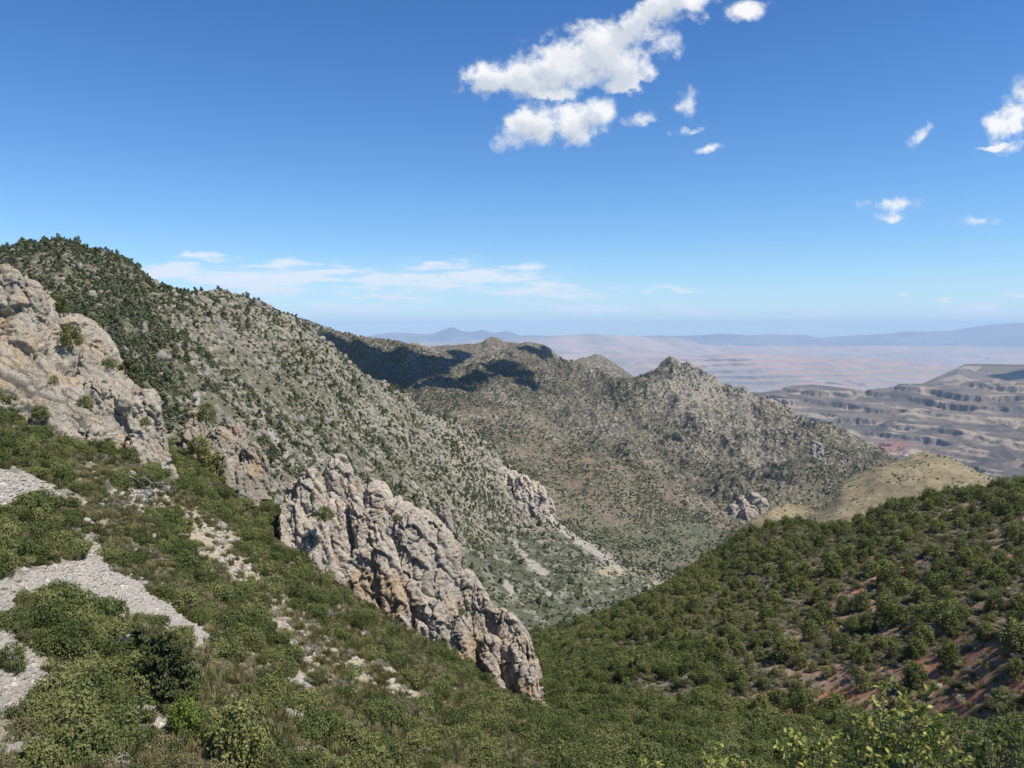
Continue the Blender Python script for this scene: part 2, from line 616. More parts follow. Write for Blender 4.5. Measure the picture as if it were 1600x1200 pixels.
def crown(r, clumps, per, size, wild=0.8, inner=0.55):
    """leaf faces through every clump (cx,cy,cz,rx,rz)"""
    cs, ns, vs = [], [], []
    for (x, y, z, rx, rz) in clumps:
        d = r.normal(size=(per, 3))
        d /= np.linalg.norm(d, axis=1, keepdims=True)
        rad = inner + (1 - inner) * r.random((per, 1)) ** 0.5
        rad *= 1 + 0.22 * np.sin(d[:, :1] * 5 + x * 7) * np.cos(d[:, 1:2] * 6 + z * 5)
        p = d * rad * [rx, rx, rz] + [x, y, z]
        cs.append(p)
        ns.append(d + [0, 0, 0.3])
        vs.append(np.clip(0.5 + 0.22 * r.normal() + 0.16 * r.normal(size=per), 0, 1))
    V, F = leaf_quads(r, np.concatenate(cs), np.concatenate(ns), size, wild=wild)
    return V, F, np.concatenate(vs)


def tube(pts, rad, seg=6):
    pts = np.array(pts, float)
    V, F = [], []
    n = len(pts)
    for k in range(n):
        d = pts[min(k + 1, n - 1)] - pts[max(k - 1, 0)]
        d /= np.linalg.norm(d) + 1e-9
        a = np.cross(d, [0.3, 0.9, 0.2] if abs(d[2]) > 0.8 else [0, 0, 1])
        a /= np.linalg.norm(a)
        b = np.cross(d, a)
        for s in range(seg):
            t = 2 * pi * s / seg
            V.append(pts[k] + (a * cos(t) + b * sin(t)) * rad[k])
    for k in range(n - 1):
        for s in range(seg):
            s2 = (s + 1) % seg
            F.append((k * seg + s, k * seg + s2, (k + 1) * seg + s2, (k + 1) * seg + s))
    return np.array(V), np.array(F)


def join(parts):
    V, F, o = [], [], 0
    for v, f in parts:
        V.append(v)
        F.append(np.asarray(f) + o)
        o += len(v)
    return np.concatenate(V), np.concatenate(F)


def shrub_mesh(name, seed, per, size, ncl=7, tall=0.8, spread=0.62, mat=None):
    """unit shrub: about 1 m in radius"""
    r = np.random.default_rng(seed)
    cl = []
    for k in range(ncl):
        a = 2 * pi * k / ncl + r.normal() * 0.4
        d = spread * r.random() ** 0.6 if k else 0
        rr = 0.26 + 0.2 * r.random()
        cl.append((cos(a) * d, sin(a) * d, (0.35 + 0.5 * r.random() * (1 - d * .6)) * tall, rr, rr * (0.8 + .4 * r.random()) * tall))
    V, F, v = crown(r, cl, per, size)
    V[:, 2] = np.maximum(V[:, 2], -0.15)
    me = mesh_np(name, V, F, False, None, v)
    me.materials.append(mat)
    return me


def juniper_meshes(seed, dense=1.0, slim=1.0):
    """unit juniper: 1 m tall, rounded cone, trunk showing beneath"""
    r = np.random.default_rng(seed)
    cl = []
    H = 1.0
    for lev in range(6):
        z = 0.17 + 0.70 * lev / 5
        R = (0.34 * (1 - ((z - 0.30) / 0.78) ** 2) if z > 0.3 else 0.29) * slim
        R = max(R, 0.06)
        nn = max(1, int(round(7 * R / 0.34)))
        for k in range(nn):
            a = 2 * pi * k / nn + lev * 1.1 + r.normal() * 0.35
            d = R * (0.5 + 0.45 * r.random())
            cr = 0.085 + 0.06 * r.random()
            cl.append((cos(a) * d, sin(a) * d, z + r.normal() * 0.035, cr, cr * (1.0 + 0.6 * r.random())))
    V, F, v = crown(r, cl, int(60 * dense), 0.034)
    cm = mesh_np('crown', V, F, False, None, v)
    parts = [tube([(0, 0, -0.1), (0.015, 0.01, 0.15), (-0.01, 0.015, 0.4), (0, 0, 0.75)], [0.035, 0.028, 0.018, 0.006])]
    for k in range(6):
        a = 2 * pi * k / 6 + r.random()
        z0 = 0.08 + 0.06 * k
        parts.append(tube([(0, 0, z0), (cos(a) * .12, sin(a) * .12, z0 + .07), (cos(a) * .24, sin(a) * .24, z0 + .18)], [0.014, 0.009, 0.003], 5))
    V, F = join(parts)
    tm = mesh_np('trunk', V, F, True)
    return cm, tm


def pine_meshes(seed, per=70, size=0.03):
    """unit pinyon: irregular, tiered tufts on visible limbs"""
    r = np.random.default_rng(seed)
    cl, parts = [], [tube([(0, 0, -0.12), (0.02, 0, 0.2), (-0.02, 0.02, 0.5), (0.01, 0, 0.95)], [0.04, 0.032, 0.02, 0.005], 8)]
    for lev in range(8):
        z = 0.14 + 0.80 * lev / 7
        R = 0.40 * (1 - z) ** 0.55 + 0.04
        nn = max(2, int(6 * R / 0.34))
        for k in range(nn):
            a = 2 * pi * k / nn + lev * 0.8 + r.normal() * 0.3
            L = R * (0.65 + 0.5 * r.random())
            e = (cos(a) * L, sin(a) * L, z + 0.05 * r.random())
            parts.append(tube([(0, 0, z - 0.06), (e[0] * .5, e[1] * .5, z - 0.02), e], [0.012, 0.008, 0.003], 5))
            for q in (0.45, 0.75, 1.0):
                cr = 0.06 + 0.045 * r.random()
                cl.append((e[0] * q + r.normal() * .02, e[1] * q + r.normal() * .02, z + 0.02 + 0.05 * q * r.random(), cr, cr * 0.62))
    V, F, v = crown(r, cl, per, size, wild=1.2, inner=0.3)
    cm = mesh_np('crown', V, F, False, None, v)
    V, F = join(parts)
    return cm, mesh_np('trunk', V, F, True)


def rock_unit(seed, sub=3, flat=0.7, amp=0.35):
    import bmesh
    bm = bmesh.new()
    bmesh.ops.create_icosphere(bm, subdivisions=sub, radius=1.0)
    V = np.array([v.co[:] for v in bm.verts])
    F = np.array([[v.index for v in f.verts] for f in bm.faces])
    bm.free()
    f1, f2, rr = voronoi(V * 0.9 + seed * 3.1, seed)
    n = fbm(V + seed * 5.3, 1.3, 4, 0.55, seed)
    k = 1 + amp * (rr - 0.5) * 1.4 + n * amp - 0.18 * (1 - ss(f2 - f1, 0, 0.18))
    V = V * k[:, None]
    # a few flat broken faces
    r = np.random.default_rng(seed)
    for _ in range(6):
        d = r.normal(size=3)
        d /= np.linalg.norm(d)
        h = 0.62 + 0.25 * r.random()
        s = V @ d
        V = V - np.where(s > h, s - h, 0)[:, None] * d * 0.85
    V = V * [1, 0.85, flat]
    return V, F


def rock_mesh(name, seed, sub=3, flat=0.7, amp=0.35, c=(0.42, 0.38, 0.32), smooth=False, mat=None):
    V, F = rock_unit(seed, sub, flat, amp)
    col = np.ones((len(V), 3)) * c * (0.85 + 0.3 * np.random.default_rng(seed).random())
    me = mesh_np(name, V, F, smooth, col)
    me.materials.append(mat or M_STONE)
    return me


# ------------------------------------------------------------------ scatter (only for masses nobody could count)
PROTO_N = [0]


def protos(meshes):
    PROTO_N[0] += 1
    c = bpy.data.collections.new('plant_kinds_%d' % PROTO_N[0])
    for k, me in enumerate(meshes):
        o = bpy.data.objects.new('kind_%02d' % k, me)
        c.objects.link(o)
    return c


def scatter(name, label, cat, pts, scl, rot, idx, coll):
    n = len(pts)
    me = bpy.data.meshes.new(name)
    me.vertices.add(n)
    me.vertices.foreach_set('co', np.ascontiguousarray(pts, np.float32).ravel())
    a = me.attributes.new('scl', 'FLOAT_VECTOR', 'POINT')
    a.data.foreach_set('vector', np.ascontiguousarray(scl, np.float32).ravel())
    a = me.attributes.new('rot', 'FLOAT_VECTOR', 'POINT')
    a.data.foreach_set('vector', np.ascontiguousarray(rot, np.float32).ravel())
    a = me.attributes.new('idx', 'INT', 'POINT')
    a.data.foreach_set('value', np.ascontiguousarray(idx, np.int32))
    o = obj(name, me)
    tag(o, label, cat, None, 'stuff')
    g = bpy.data.node_groups.new(name + '_nodes', 'GeometryNodeTree')
    g.interface.new_socket(name='Geometry', in_out='INPUT', socket_type='NodeSocketGeometry')
    g.interface.new_socket(name='Geometry', in_out='OUTPUT', socket_type='NodeSocketGeometry')
    N, L = g.nodes, g.links
    gi, go = N.new('NodeGroupInput'), N.new('NodeGroupOutput')
    ip = N.new('GeometryNodeInstanceOnPoints')
    ci = N.new('GeometryNodeCollectionInfo')
    ci.inputs['Collection'].default_value = coll
    ci.inputs['Separate Children'].default_value = True
    ci.inputs['Reset Children'].default_value = True

    def att(nm, dt):
        q = N.new('GeometryNodeInputNamedAttribute')
        q.data_type = dt
        q.inputs[0].default_value = nm
        return q.outputs[0]
    L.new(gi.outputs[0], ip.inputs['Points'])
    L.new(ci.outputs[0], ip.inputs['Instance'])
    ip.inputs['Pick Instance'].default_value = True
    L.new(att('idx', 'INT'), ip.inputs['Instance Index'])
    L.new(att('rot', 'FLOAT_VECTOR'), ip.inputs['Rotation'])
    L.new(att('scl', 'FLOAT_VECTOR'), ip.inputs['Scale'])
    L.new(ip.outputs[0], go.inputs[0])
    md = o.modifiers.new('scatter', 'NODES')
    md.node_group = g
    return o


def spread(name, label, cat, patch, n, dens, meshes, smin, smax, tall=(0.8, 1.2), sink=0.0, tumble=0.0, weights=None, power=1.5, seed=1):
    r = np.random.default_rng(seed)
    Q, Nn, px, py, cc = patch.sample(n, dens, r)
    s = smin + (smax - smin) * r.random(n) ** power
    sc = np.stack([s * (0.85 + .3 * r.random(n)), s * (0.85 + .3 * r.random(n)), s * (tall[0] + (tall[1] - tall[0]) * r.random(n))], 1)
    rt = np.stack([r.normal(size=n) * tumble, r.normal(size=n) * tumble, r.random(n) * 2 * pi], 1)
    Q = Q - np.array([0, 0, 1]) * (s * sink)[:, None]
    w = np.ones(len(meshes)) if weights is None else np.array(weights, float)
    idx = r.choice(len(meshes), n, p=w / w.sum())
    return scatter(name, label, cat, Q, sc, rt, idx, protos(meshes))
# ------------------------------------------------------------------ TERRAIN, far to near
# far blue mountains beyond the desert
M_FARLAND = mat_terrain('far_land_ground', var=0.15, vscale=0.002)
far = Patch([
    [(-600, 560, 34000), (2300, 560, 34000)],
    [(-600, 541, 39000), (2300, 541, 39000)],
    [(-600, 520, 46000), (560, 530, 46000), (590, 524, 46000), (612, 521, 46000), (640, 523, 46000), (672, 525, 46000), (690, 517, 46000), (706, 511, 46000),
     (722, 518, 46000), (738, 520, 46000), (752, 516, 46000), (770, 521, 46000), (794, 518, 46000), (812, 526, 46000), (850, 528, 46000),
     (900, 527, 46000), (1060, 527, 46000), (1150, 525, 46000), (1230, 525, 46000), (1280, 529, 46000), (1360, 525, 46000), (1420, 521, 46000), (1455, 519, 46000),
     (1490, 518, 46000), (1530, 511, 46000), (1570, 507, 46000), (1600, 505, 46000), (1700, 500, 46000), (1850, 512, 46000), (2300, 520, 46000)],
], -600, 2300, 1100, [16, 30, 10], backs=[(5000, -1500)])
far.P[..., 2] += fbm(far.P, 1 / 2600, 5, 0.55, 3) * 260 * far.crest_fade(0.12)
far.refresh()
far.C[:] = lerp((0.17, 0.15, 0.13), (0.10, 0.10, 0.08), ss(fbm(far.P, 1 / 3000, 4, 0.6, 9), -0.2, 0.3))
far.build('mountains', M_FARLAND)

# pale desert with strata, one sheet that also runs under everything
M_DESERT = mat_terrain('desert_ground', var=0.25, vscale=0.004)
desert = Patch([
    [(-600, 1100, 1900), (2300, 1100, 1900)],
    [(-600, 800, 4200), (2300, 800, 4200)],
    [(-600, 640, 10500), (2300, 640, 10500)],
    [(-600, 600, 14500), (900, 602, 14500), (1100, 606, 14500), (2300, 610, 14500)],
    [(-600, 580, 18500), (860, 578, 17000), (1050, 586, 16300), (1200, 582, 16300), (1400, 586, 16000), (1500, 594, 16000), (2300, 594, 16500)],
    [(-600, 566, 24000), (860, 560, 20500), (1050, 565, 18500), (1160, 561, 18000), (1300, 564, 18000), (1450, 578, 17500), (1520, 586, 17500), (2300, 584, 19000)],
    [(-600, 556, 28000), (860, 545, 23000), (1000, 546, 23500), (1100, 554, 26000), (1250, 556, 27000), (1500, 562, 27000), (2300, 562, 27000)],
    [(-600, 545, 38000), (700, 541, 30000), (840, 530, 26000), (880, 525, 26000), (920, 523, 26000), (965, 525, 26500), (1005, 529, 27000), (1040, 527, 27500), (1080, 533, 28000),
     (1110, 541, 30000), (1250, 541, 34000), (1500, 543, 36000), (2300, 544, 38000)],
], -600, 2300, 1500, [20, 60, 50, 80, 90, 50, 60, 6], backs=[(5000, -900)])
P = desert.P
far_w = ss(P[..., 1], 7000, 14000)
rid = fbm(P * [1, 0.55, 0], 1 / 3500, 5, 0.52, 21, True)
P[..., 2] += (rid * (250 - 140 * ss(P[..., 0] / P[..., 1], 0.15, 0.3)) + fbm(P, 1 / 900, 4, 0.55, 5) * 45) * far_w * desert.crest_fade(0.35)
# strata: benches with cliffs between them
z = P[..., 2]
q = z / 85.0 + fbm(P, 1 / 4000, 4, 0.55, 77) * 1.1
fr = q - np.floor(q)
wz = ss(P[..., 0] / P[..., 1], 0.10, 0.28)
hardd = ss(fbm(P * [1, 0.4, 1], 1 / 3200, 3, 0.5, 78), -0.2, 0.15)
P[..., 2] = z + (np.floor(q) + ss(fr, 0.55, 0.8) - q) * 85 * 0.8 * far_w * wz * hardd
desert.refresh()
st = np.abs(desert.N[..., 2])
n1 = fbm(P, 1 / 2200, 5, 0.55, 31)
band = np.sin(P[..., 2] / 13.0 + n1 * 5)
c = lerp((0.37, 0.28, 0.235), (0.27, 0.235, 0.205), ss(n1, -0.25, 0.25))
c = lerp(c, (0.42, 0.22, 0.15), ss(band, 0.2, 0.8) * 0.75 * wz)
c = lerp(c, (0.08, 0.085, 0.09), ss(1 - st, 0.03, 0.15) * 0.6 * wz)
c = lerp(c, (0.22, 0.20, 0.17), ss(fbm(P, 1 / 1500, 5, 0.6, 61), 0.05, 0.28) * 0.55)
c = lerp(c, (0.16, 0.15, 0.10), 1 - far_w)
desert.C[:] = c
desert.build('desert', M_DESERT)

# right mesas and the dissected slope below them
M_MESA = mat_terrain('mesa_ground', var=0.22, vscale=0.02, bump=6.0, bscale=0.02)
mesa = Patch([
    [(1000, 1000, 1900), (1250, 1000, 1900), (2300, 1000, 1700)],
    [(1000, 790, 3500), (1300, 785, 3500), (1540, 780, 3300), (2300, 780, 3000)],
    [(1000, 740, 4400), (1300, 735, 4300), (1540, 735, 4000), (1700, 730, 3800), (2300, 730, 3500)],
    [(1000, 690, 5100), (1200, 690, 5000), (1330, 695, 4800), (1450, 700, 4500), (1600, 690, 4300), (2300, 690, 3900)],
    [(1000, 655, 5800), (1180, 650, 5800), (1260, 655, 5500), (1350, 660, 5300), (1450, 665, 5000), (1600, 655, 4800), (2300, 650, 4300)],
    [(1000, 632, 6400), (1180, 624, 6400), (1260, 630, 6100), (1350, 634, 5900), (1450, 632, 5600), (1600, 620, 5300), (2300, 615, 4800)],
    [(1000, 640, 7300), (1150, 624, 7200), (1196, 613, 7000), (1235, 606, 6900), (1270, 600, 6800), (1310, 605, 6700), (1345, 610, 6700), (1385, 606, 6800), (1405, 600, 6800), (1440, 599, 6600), (1500, 598, 6500), (1560, 597, 6300), (1600, 592, 6200), (2300, 575, 5600)],
], 1000, 2300, 950, [30, 60, 80, 80, 70, 60, 10], backs=[(900, -260)])
P = mesa.P
z0 = P[..., 2].copy()
g = fbm(P * [1, 0.5, 0], 1 / 520, 5, 0.55, 41, True)
w = ss(P[..., 1], 2400, 3400)
P[..., 2] += (g * 60 + fbm(P, 1 / 130, 4, 0.55, 42) * 12) * w * mesa.crest_fade(0.15)
z = P[..., 2]
q = z / 52.0 + fbm(P, 1 / 1500, 4, 0.5, 43) * 0.7
fr = q - np.floor(q)
hard = 0.15 + 0.85 * ss(fbm(P, 1 / 700, 3, 0.5, 48), -0.15, 0.15)
P[..., 2] = z + (np.floor(q) + ss(fr, 0.62, 0.80) - q) * 52 * 0.8 * hard * w * mesa.crest_fade(0.3)
mesa.refresh()
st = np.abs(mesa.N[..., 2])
n1 = fbm(P, 1 / 420, 5, 0.55, 44)
c = lerp((0.165, 0.132, 0.108), (0.108, 0.094, 0.082), ss(n1, -0.25, 0.2))
c = lerp(c, (0.34, 0.265, 0.195), ss(fr, 0.25, 0.5) * ss(fbm(P, 1 / 300, 4, 0.5, 45), -0.1, 0.2) * 0.8)
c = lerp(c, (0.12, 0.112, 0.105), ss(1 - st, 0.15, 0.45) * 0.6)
redspot = np.exp(-((mesa.PX - 1395) / 34) ** 2 - ((mesa.PY - 698) / 12) ** 2)
c = lerp(c, (0.30, 0.13, 0.105), ss(redspot + fbm(P * [1, 1, 5], 1 / 50, 4, 0.6, 47) * 0.8, 0.45, 0.75) * 0.7)
c = lerp(c, (0.11, 0.12, 0.08), ss(mesa.PY, 735, 765) * 0.8)
c = c * (1 + 0.25 * fbm(P, 1 / 25, 3, 0.6, 46))[..., None]
mesa.C[:] = c
mesa.build('mesa', M_MESA)

# flat topped table mountain behind at the right edge
table = Patch([
    [(1380, 660, 6800), (2100, 660, 6200)],
    [(1380, 625, 7300), (1440, 604, 7300), (1500, 596, 7200), (1600, 600, 7100), (2100, 600, 6600)],
    [(1380, 622, 7700), (1440, 602, 7700), (1470, 590, 7600), (1495, 580, 7600), (1560, 580, 7500), (2100, 575, 7000)],
    [(1380, 620, 8000), (1440, 601, 8000), (1468, 588, 7900), (1500, 573, 7800), (1507, 569, 7800), (1550, 569, 7700), (1600, 570, 7600), (2100, 560, 7200)],
], 1380, 2100, 420, [20, 30, 26, 6], backs=[(600, -150), (1500, -600)][:1])
P = table.P
P[..., 2] += fbm(P * [1, .5, 0], 1 / 300, 5, 0.55, 51, True) * 22 * table.crest_fade(0.05)
table.refresh()
c = lerp((0.155, 0.135, 0.112), (0.32, 0.25, 0.19), ss(fbm(P, 1 / 350, 4, 0.6, 52), 0.0, 0.2) * 0.8)
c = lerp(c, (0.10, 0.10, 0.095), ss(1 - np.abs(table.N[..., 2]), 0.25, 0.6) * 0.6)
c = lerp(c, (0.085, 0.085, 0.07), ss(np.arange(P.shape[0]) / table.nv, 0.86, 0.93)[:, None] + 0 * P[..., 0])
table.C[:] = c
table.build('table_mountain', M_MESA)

M_HILLFAR = mat_terrain('scrub_hill_ground', var=0.3, vscale=0.05)
PALE = np.array((0.275, 0.240, 0.195))
SCRUB = np.array((0.105, 0.092, 0.062))
REDD = np.array((0.18, 0.138, 0.098))


def scrub_color(P, cellm, seed, pale=0.45, red=0.0):
    """pale rock broken by scrub, in features about cellm metres wide"""
    n = fbm(P, 1 / cellm, 4, 0.65, seed)
    big = fbm(P, 1 / (cellm * 22), 4, 0.55, seed + 5)
    c = lerp(SCRUB, PALE, ss(n + big * 0.35 + (pale - 0.5) * 0.8, 0.0, 0.38))
    if np.any(red):
        c = lerp(c, REDD, np.clip(ss(fbm(P, 1 / (cellm * 6), 4, 0.6, seed + 9), -0.1, 0.25) * red, 0, 1))
    return c


# small far pale peak and knob ridge (behind the shadowed ridge)
knob = Patch([
    [(520, 660, 2100), (1080, 660, 2600)],
    [(520, 560, 2500), (640, 560, 2550), (760, 556, 2550), (850, 565, 2550), (920, 600, 3200), (1080, 620, 3200)],
    [(520, 545, 2650), (600, 538, 2700), (644, 538, 2700), (666, 542, 2700), (697, 539, 2700), (728, 542, 2700), (747, 537, 2700), (760, 530, 2700), (769, 528, 2700), (779, 531, 2700),
     (790, 538, 2700), (815, 538, 2700), (834, 535, 2700), (853, 541, 2700), (872, 555, 2800), (886, 566, 3000), (896, 566, 3300), (905, 561, 3400), (918, 558, 3450), (933, 553, 3500), (945, 557, 3500),
     (965, 572, 3450), (990, 588, 3400), (1040, 620, 3400), (1080, 640, 3400)],
], 350, 1080, 640, [50, 90, 8], backs=[(400, -200)])
P = knob.P
P[..., 2] += (fbm(P * [1, .6, 0], 1 / 160, 5, 0.55, 81, True) * 22) * knob.crest_fade(0.2)
knob.refresh()
knob.C[:] = scrub_color(P, 11, 82, 0.5, 0.25)
knob.build('hill', M_HILLFAR)

# long middle ridge with the rocky peak
ridge = Patch([
    [(400, 900, 1150), (1000, 900, 1200), (1450, 900, 1200)],
    [(400, 680, 1450), (650, 660, 1480), (850, 690, 1400), (950, 740, 1300), (1100, 812, 1230), (1200, 812, 1200), (1280, 800, 1330), (1450, 800, 1500)],
    [(400, 620, 1650), (600, 612, 1700), (700, 615, 1650), (800, 640, 1600), (900, 662, 1560), (1000, 700, 1530), (1100, 740, 1480), (1200, 755, 1400), (1300, 745, 1520), (1450, 760, 1650)],
    [(400, 560, 1750), (520, 560, 1800), (600, 572, 1850), (660, 585, 1850), (760, 596, 1820), (860, 610, 1800), (950, 640, 1760), (1040, 640, 1800), (1080, 630, 1840), (1150, 665, 1750), (1250, 700, 1650), (1320, 710, 1680), (1450, 750, 1750)],
    [(400, 485, 1850), (440, 490, 1850), (469, 497, 1850), (503, 510, 1880), (537, 522, 1920), (600, 530, 2000), (625, 533, 2000), (650, 543, 2000), (680, 556, 2020), (715, 569, 2060), (760, 563, 2100), (800, 557, 2100),
     (850, 562, 2100), (878, 570, 2100), (894, 571, 2100), (931, 583, 2080), (962, 591, 2060), (987, 591, 2060), (1003, 585, 2060), (1031, 576, 2060), (1053, 567, 2060), (1058, 571, 2060), (1066, 569, 2060), (1077, 565, 2060), (1087, 570, 2060), (1106, 587, 2040),
     (1131, 603, 2000), (1138, 608, 2000), (1141, 603, 2000), (1147, 609, 2000), (1153, 606, 1990), (1175, 618, 1960), (1194, 618, 1940), (1212, 627, 1920), (1237, 641, 1900), (1250, 655, 1880), (1275, 668, 1860), (1287, 667, 1860), (1319, 683, 1850), (1350, 702, 1850), (1381, 715, 1850), (1400, 730, 1850), (1450, 745, 1850)],
], 150, 1450, 1200, [60, 130, 130, 130, 10], backs=[(300, -170)])
P = ridge.P
P[..., 2] += (fbm(P * [1, 0.6, 0], 1 / 200, 5, 0.55, 91, True) * 58 + fbm(P, 1 / 45, 4, 0.55, 92) * 9) * ridge.crest_fade(0.0)
P[..., 2] += fbm(P, 1 / 18, 3, 0.6, 93) * 4.0 * ss(ridge.PX, 990, 1040)
ridge.refresh()
pk = ss(ridge.PX, 960, 1080) * ss(-ridge.PY, -720, -600)
rd = ss(ridge.PY, 660, 720) * ss(-ridge.PX, -1130, -1010)
ridge.C[:] = scrub_color(P, 6.5, 94, 0.42 + 0.45 * pk, 0.45 * rd)
ridge.build('hills', M_HILLFAR)

# nearer reddish shoulder
M_SHOULDER = mat_terrain('red_scrub_ground', var=0.3, vscale=0.12)
should = Patch([
    [(560, 1050, 560), (850, 1020, 560), (1020, 1000, 560), (1150, 960, 640), (1260, 930, 760)],
    [(560, 860, 760), (800, 850, 700), (900, 880, 700), (1040, 893, 730), (1100, 868, 800), (1160, 842, 860), (1260, 840, 980)],
    [(560, 780, 900), (800, 745, 880), (900, 790, 850), (1000, 835, 850), (1080, 855, 870), (1130, 838, 930), (1160, 825, 980), (1260, 825, 1050)],
    [(560, 680, 1080), (700, 680, 1080), (800, 705, 1050), (900, 735, 1020), (1000, 775, 1000), (1080, 810, 980), (1130, 822, 980), (1160, 818, 1000), (1260, 826, 1080)],
    [(560, 605, 1300), (640, 612, 1300), (690, 612, 1290), (728, 617, 1280), (775, 633, 1250), (820, 645, 1230), (847, 654, 1220), (894, 677, 1200), (941, 698, 1180), (975, 720, 1160), (1019, 736, 1140), (1066, 762, 1110), (1100, 786, 1080), (1128, 803, 1050), (1150, 814, 1040), (1170, 822, 1030), (1260, 836, 1100)],
], 350, 1260, 900, [50, 110, 130, 130, 10], backs=[(200, -110)])
P = should.P
P[..., 2] += (fbm(P * [1, 0.6, 0], 1 / 130, 5, 0.52, 101, True) * 21 + fbm(P, 1 / 30, 4, 0.55, 102) * 4) * should.crest_fade(0.15)
should.refresh()
vg = ss(should.PY + fbm(P, 1 / 80, 3, .5, 104) * 60, 800, 850)
c = scrub_color(P, 4.5, 103, 0.38, 0.8 - 0.5 * ss(-should.PY, -680, -630))
should.C[:] = lerp(c, (0.10, 0.115, 0.07), vg * 0.6)
should.build('shoulder', M_SHOULDER)

# tan grassy hill
M_TAN = mat_terrain('tan_hill_ground', var=0.25, vscale=0.15)
tan = Patch([
    [(1000, 990, 560), (1130, 960, 560), (1400, 960, 500), (1700, 960, 500)],
    [(1000, 930, 800), (1130, 880, 800), (1203, 838, 830), (1300, 850, 740), (1480, 830, 700), (1700, 830, 700)],
    [(1000, 910, 900), (1130, 850, 900), (1203, 815, 930), (1260, 812, 960), (1320, 800, 900), (1450, 780, 860), (1540, 775, 900), (1700, 790, 900)],
    [(1000, 900, 950), (1130, 835, 950), (1190, 806, 970), (1203, 797, 980), (1219, 789, 1020), (1250, 790, 1060), (1275, 789, 1080), (1290, 778, 1100), (1316, 753, 1120), (1345, 742, 1150), (1372, 730, 1170), (1406, 719, 1200), (1430, 713, 1220), (1447, 711, 1230), (1469, 716, 1220), (1506, 730, 1200), (1537, 746, 1180), (1560, 760, 1180), (1700, 800, 1150)],
], 1000, 1700, 600, [60, 70, 120, 10], backs=[(120, -60), ])
P = tan.P
P[..., 2] += (fbm(P * [1, 0.7, 0], 1 / 120, 4, 0.5, 111, True) * 9 + fbm(P, 1 / 25, 4, 0.55, 112) * 2.6) * tan.crest_fade(0.1)
tan.refresh()
c = lerp((0.205, 0.163, 0.092), (0.26, 0.21, 0.122), ss(fbm(P, 1 / 60, 4, 0.6, 113), -0.2, 0.25))
c = lerp(c, (0.15, 0.14, 0.08), ss(fbm(P * [1, 1, 3], 1 / 8, 3, 0.6, 114), 0.12, 0.3) * 0.7)
tan.C[:] = c
tan.build('grass_hill', M_TAN)

# big left mountain
M_MTN = mat_terrain('mountain_ground', var=0.35, vscale=0.35, bump=0.5, bscale=0.5)
mtn = Patch([
    [(-350, 1000, 115), (100, 900, 118), (280, 850, 128), (450, 950, 150), (600, 1090, 165), (760, 1160, 185), (860, 1120, 205), (900, 1060, 235), (1000, 1000, 300), (1080, 940, 420), (1130, 925, 480)],
    [(-350, 760, 130), (0, 720, 140), (150, 690, 150), (280, 705, 152), (360, 740, 165), (430, 790, 185), (560, 900, 215), (700, 970, 260), (820, 995, 300), (930, 965, 370), (1010, 932, 440), (1080, 905, 510), (1130, 900, 560)],
    [(-350, 600, 200), (0, 570, 210), (100, 545, 215), (200, 580, 215), (300, 635, 230), (450, 720, 280), (600, 800, 330), (720, 865, 380), (800, 895, 410), (900, 882, 460), (980, 890, 500), (1060, 902, 560), (1130, 905, 600)],
    [(-350, 480, 300), (100, 460, 300), (200, 490, 310), (300, 540, 330), (450, 635, 380), (600, 720, 430), (700, 780, 470), (780, 838, 510), (860, 822, 560), (950, 872, 575), (1050, 908, 600), (1130, 915, 620)],
    [(-350, 440, 380), (-60, 412, 380), (0, 397, 380), (31, 386, 380), (72, 377, 385), (109, 383, 390), (144, 394, 395), (184, 402, 400), (212, 417, 410), (234, 441, 420), (247, 449, 430), (272, 450, 440), (312, 448, 450), (344, 448, 460), (375, 458, 475), (406, 469, 490),
     (425, 479, 500), (456, 489, 510), (472, 504, 515), (494, 519, 525), (519, 538, 540), (537, 551, 550), (556, 567, 560), (569, 579, 565), (594, 589, 575), (619, 601, 585), (637, 611, 590), (650, 632, 592), (675, 641, 595), (706, 648, 600), (737, 667, 600), (762, 686, 600),
     (784, 711, 600), (800, 733, 600), (816, 739, 600), (837, 758, 600), (853, 773, 600), (862, 785, 600), (868, 806, 600), (900, 830, 605), (950, 862, 610), (1000, 892, 610), (1050, 915, 615), (1130, 935, 630)],
], -350, 1130, 1200, [70, 150, 170, 150, 10], backs=[(90, -35), (200, -160)])
P = mtn.P
P[..., 2] -= 3.0 * ss(np.arange(P.shape[0]) / mtn.nv, 0.8, 1.0)[:, None]
dampc = ss(P[..., 1], 130, 260)
P[..., 2] += (fbm(P * [1, 0.6, 0], 1 / 75, 4, 0.5, 121, True) * 9 * dampc + fbm(P, 1 / 17, 4, 0.55, 122) * 2.0) * mtn.crest_fade(0.12)
P[..., 2] += fbm(P, 1 / 6, 3, 0.6, 123) * 0.8
mtn.refresh()
PX, PY = mtn.PX, mtn.PY
n = fbm(P, 1 / 3.2, 4, 0.62, 124)
big = fbm(P, 1 / 60, 4, 0.55, 125)
crestw = ss(PX, 250, 420) * ss(-(PY - np.interp(PX, [0, 250, 470, 650, 860], [380, 445, 500, 640, 800])), -150, -10)
grn = np.maximum(ss(-PX, -330, -180), 0)
talus = ss(PX, 600, 760) * ss(PY - np.interp(PX, [600, 730, 860, 1050], [960, 850, 815, 910]), 0, 20)
pale = 0.45 + 0.25 * crestw + 0.15 * ss(PY - np.interp(PX, [300, 700], [600, 760]), -20, 60) - 0.2 * grn
c = lerp((0.120, 0.111, 0.073), (0.272, 0.238, 0.190), ss(n + big * 0.3 + (pale - 0.5) * 0.8, -0.02, 0.3))
ct = lerp((0.092, 0.097, 0.064), (0.26, 0.24, 0.20), ss(fbm(P * [1, 1, 1], 1 / 7, 4, 0.6, 126), 0.12, 0.3) * 0.7)
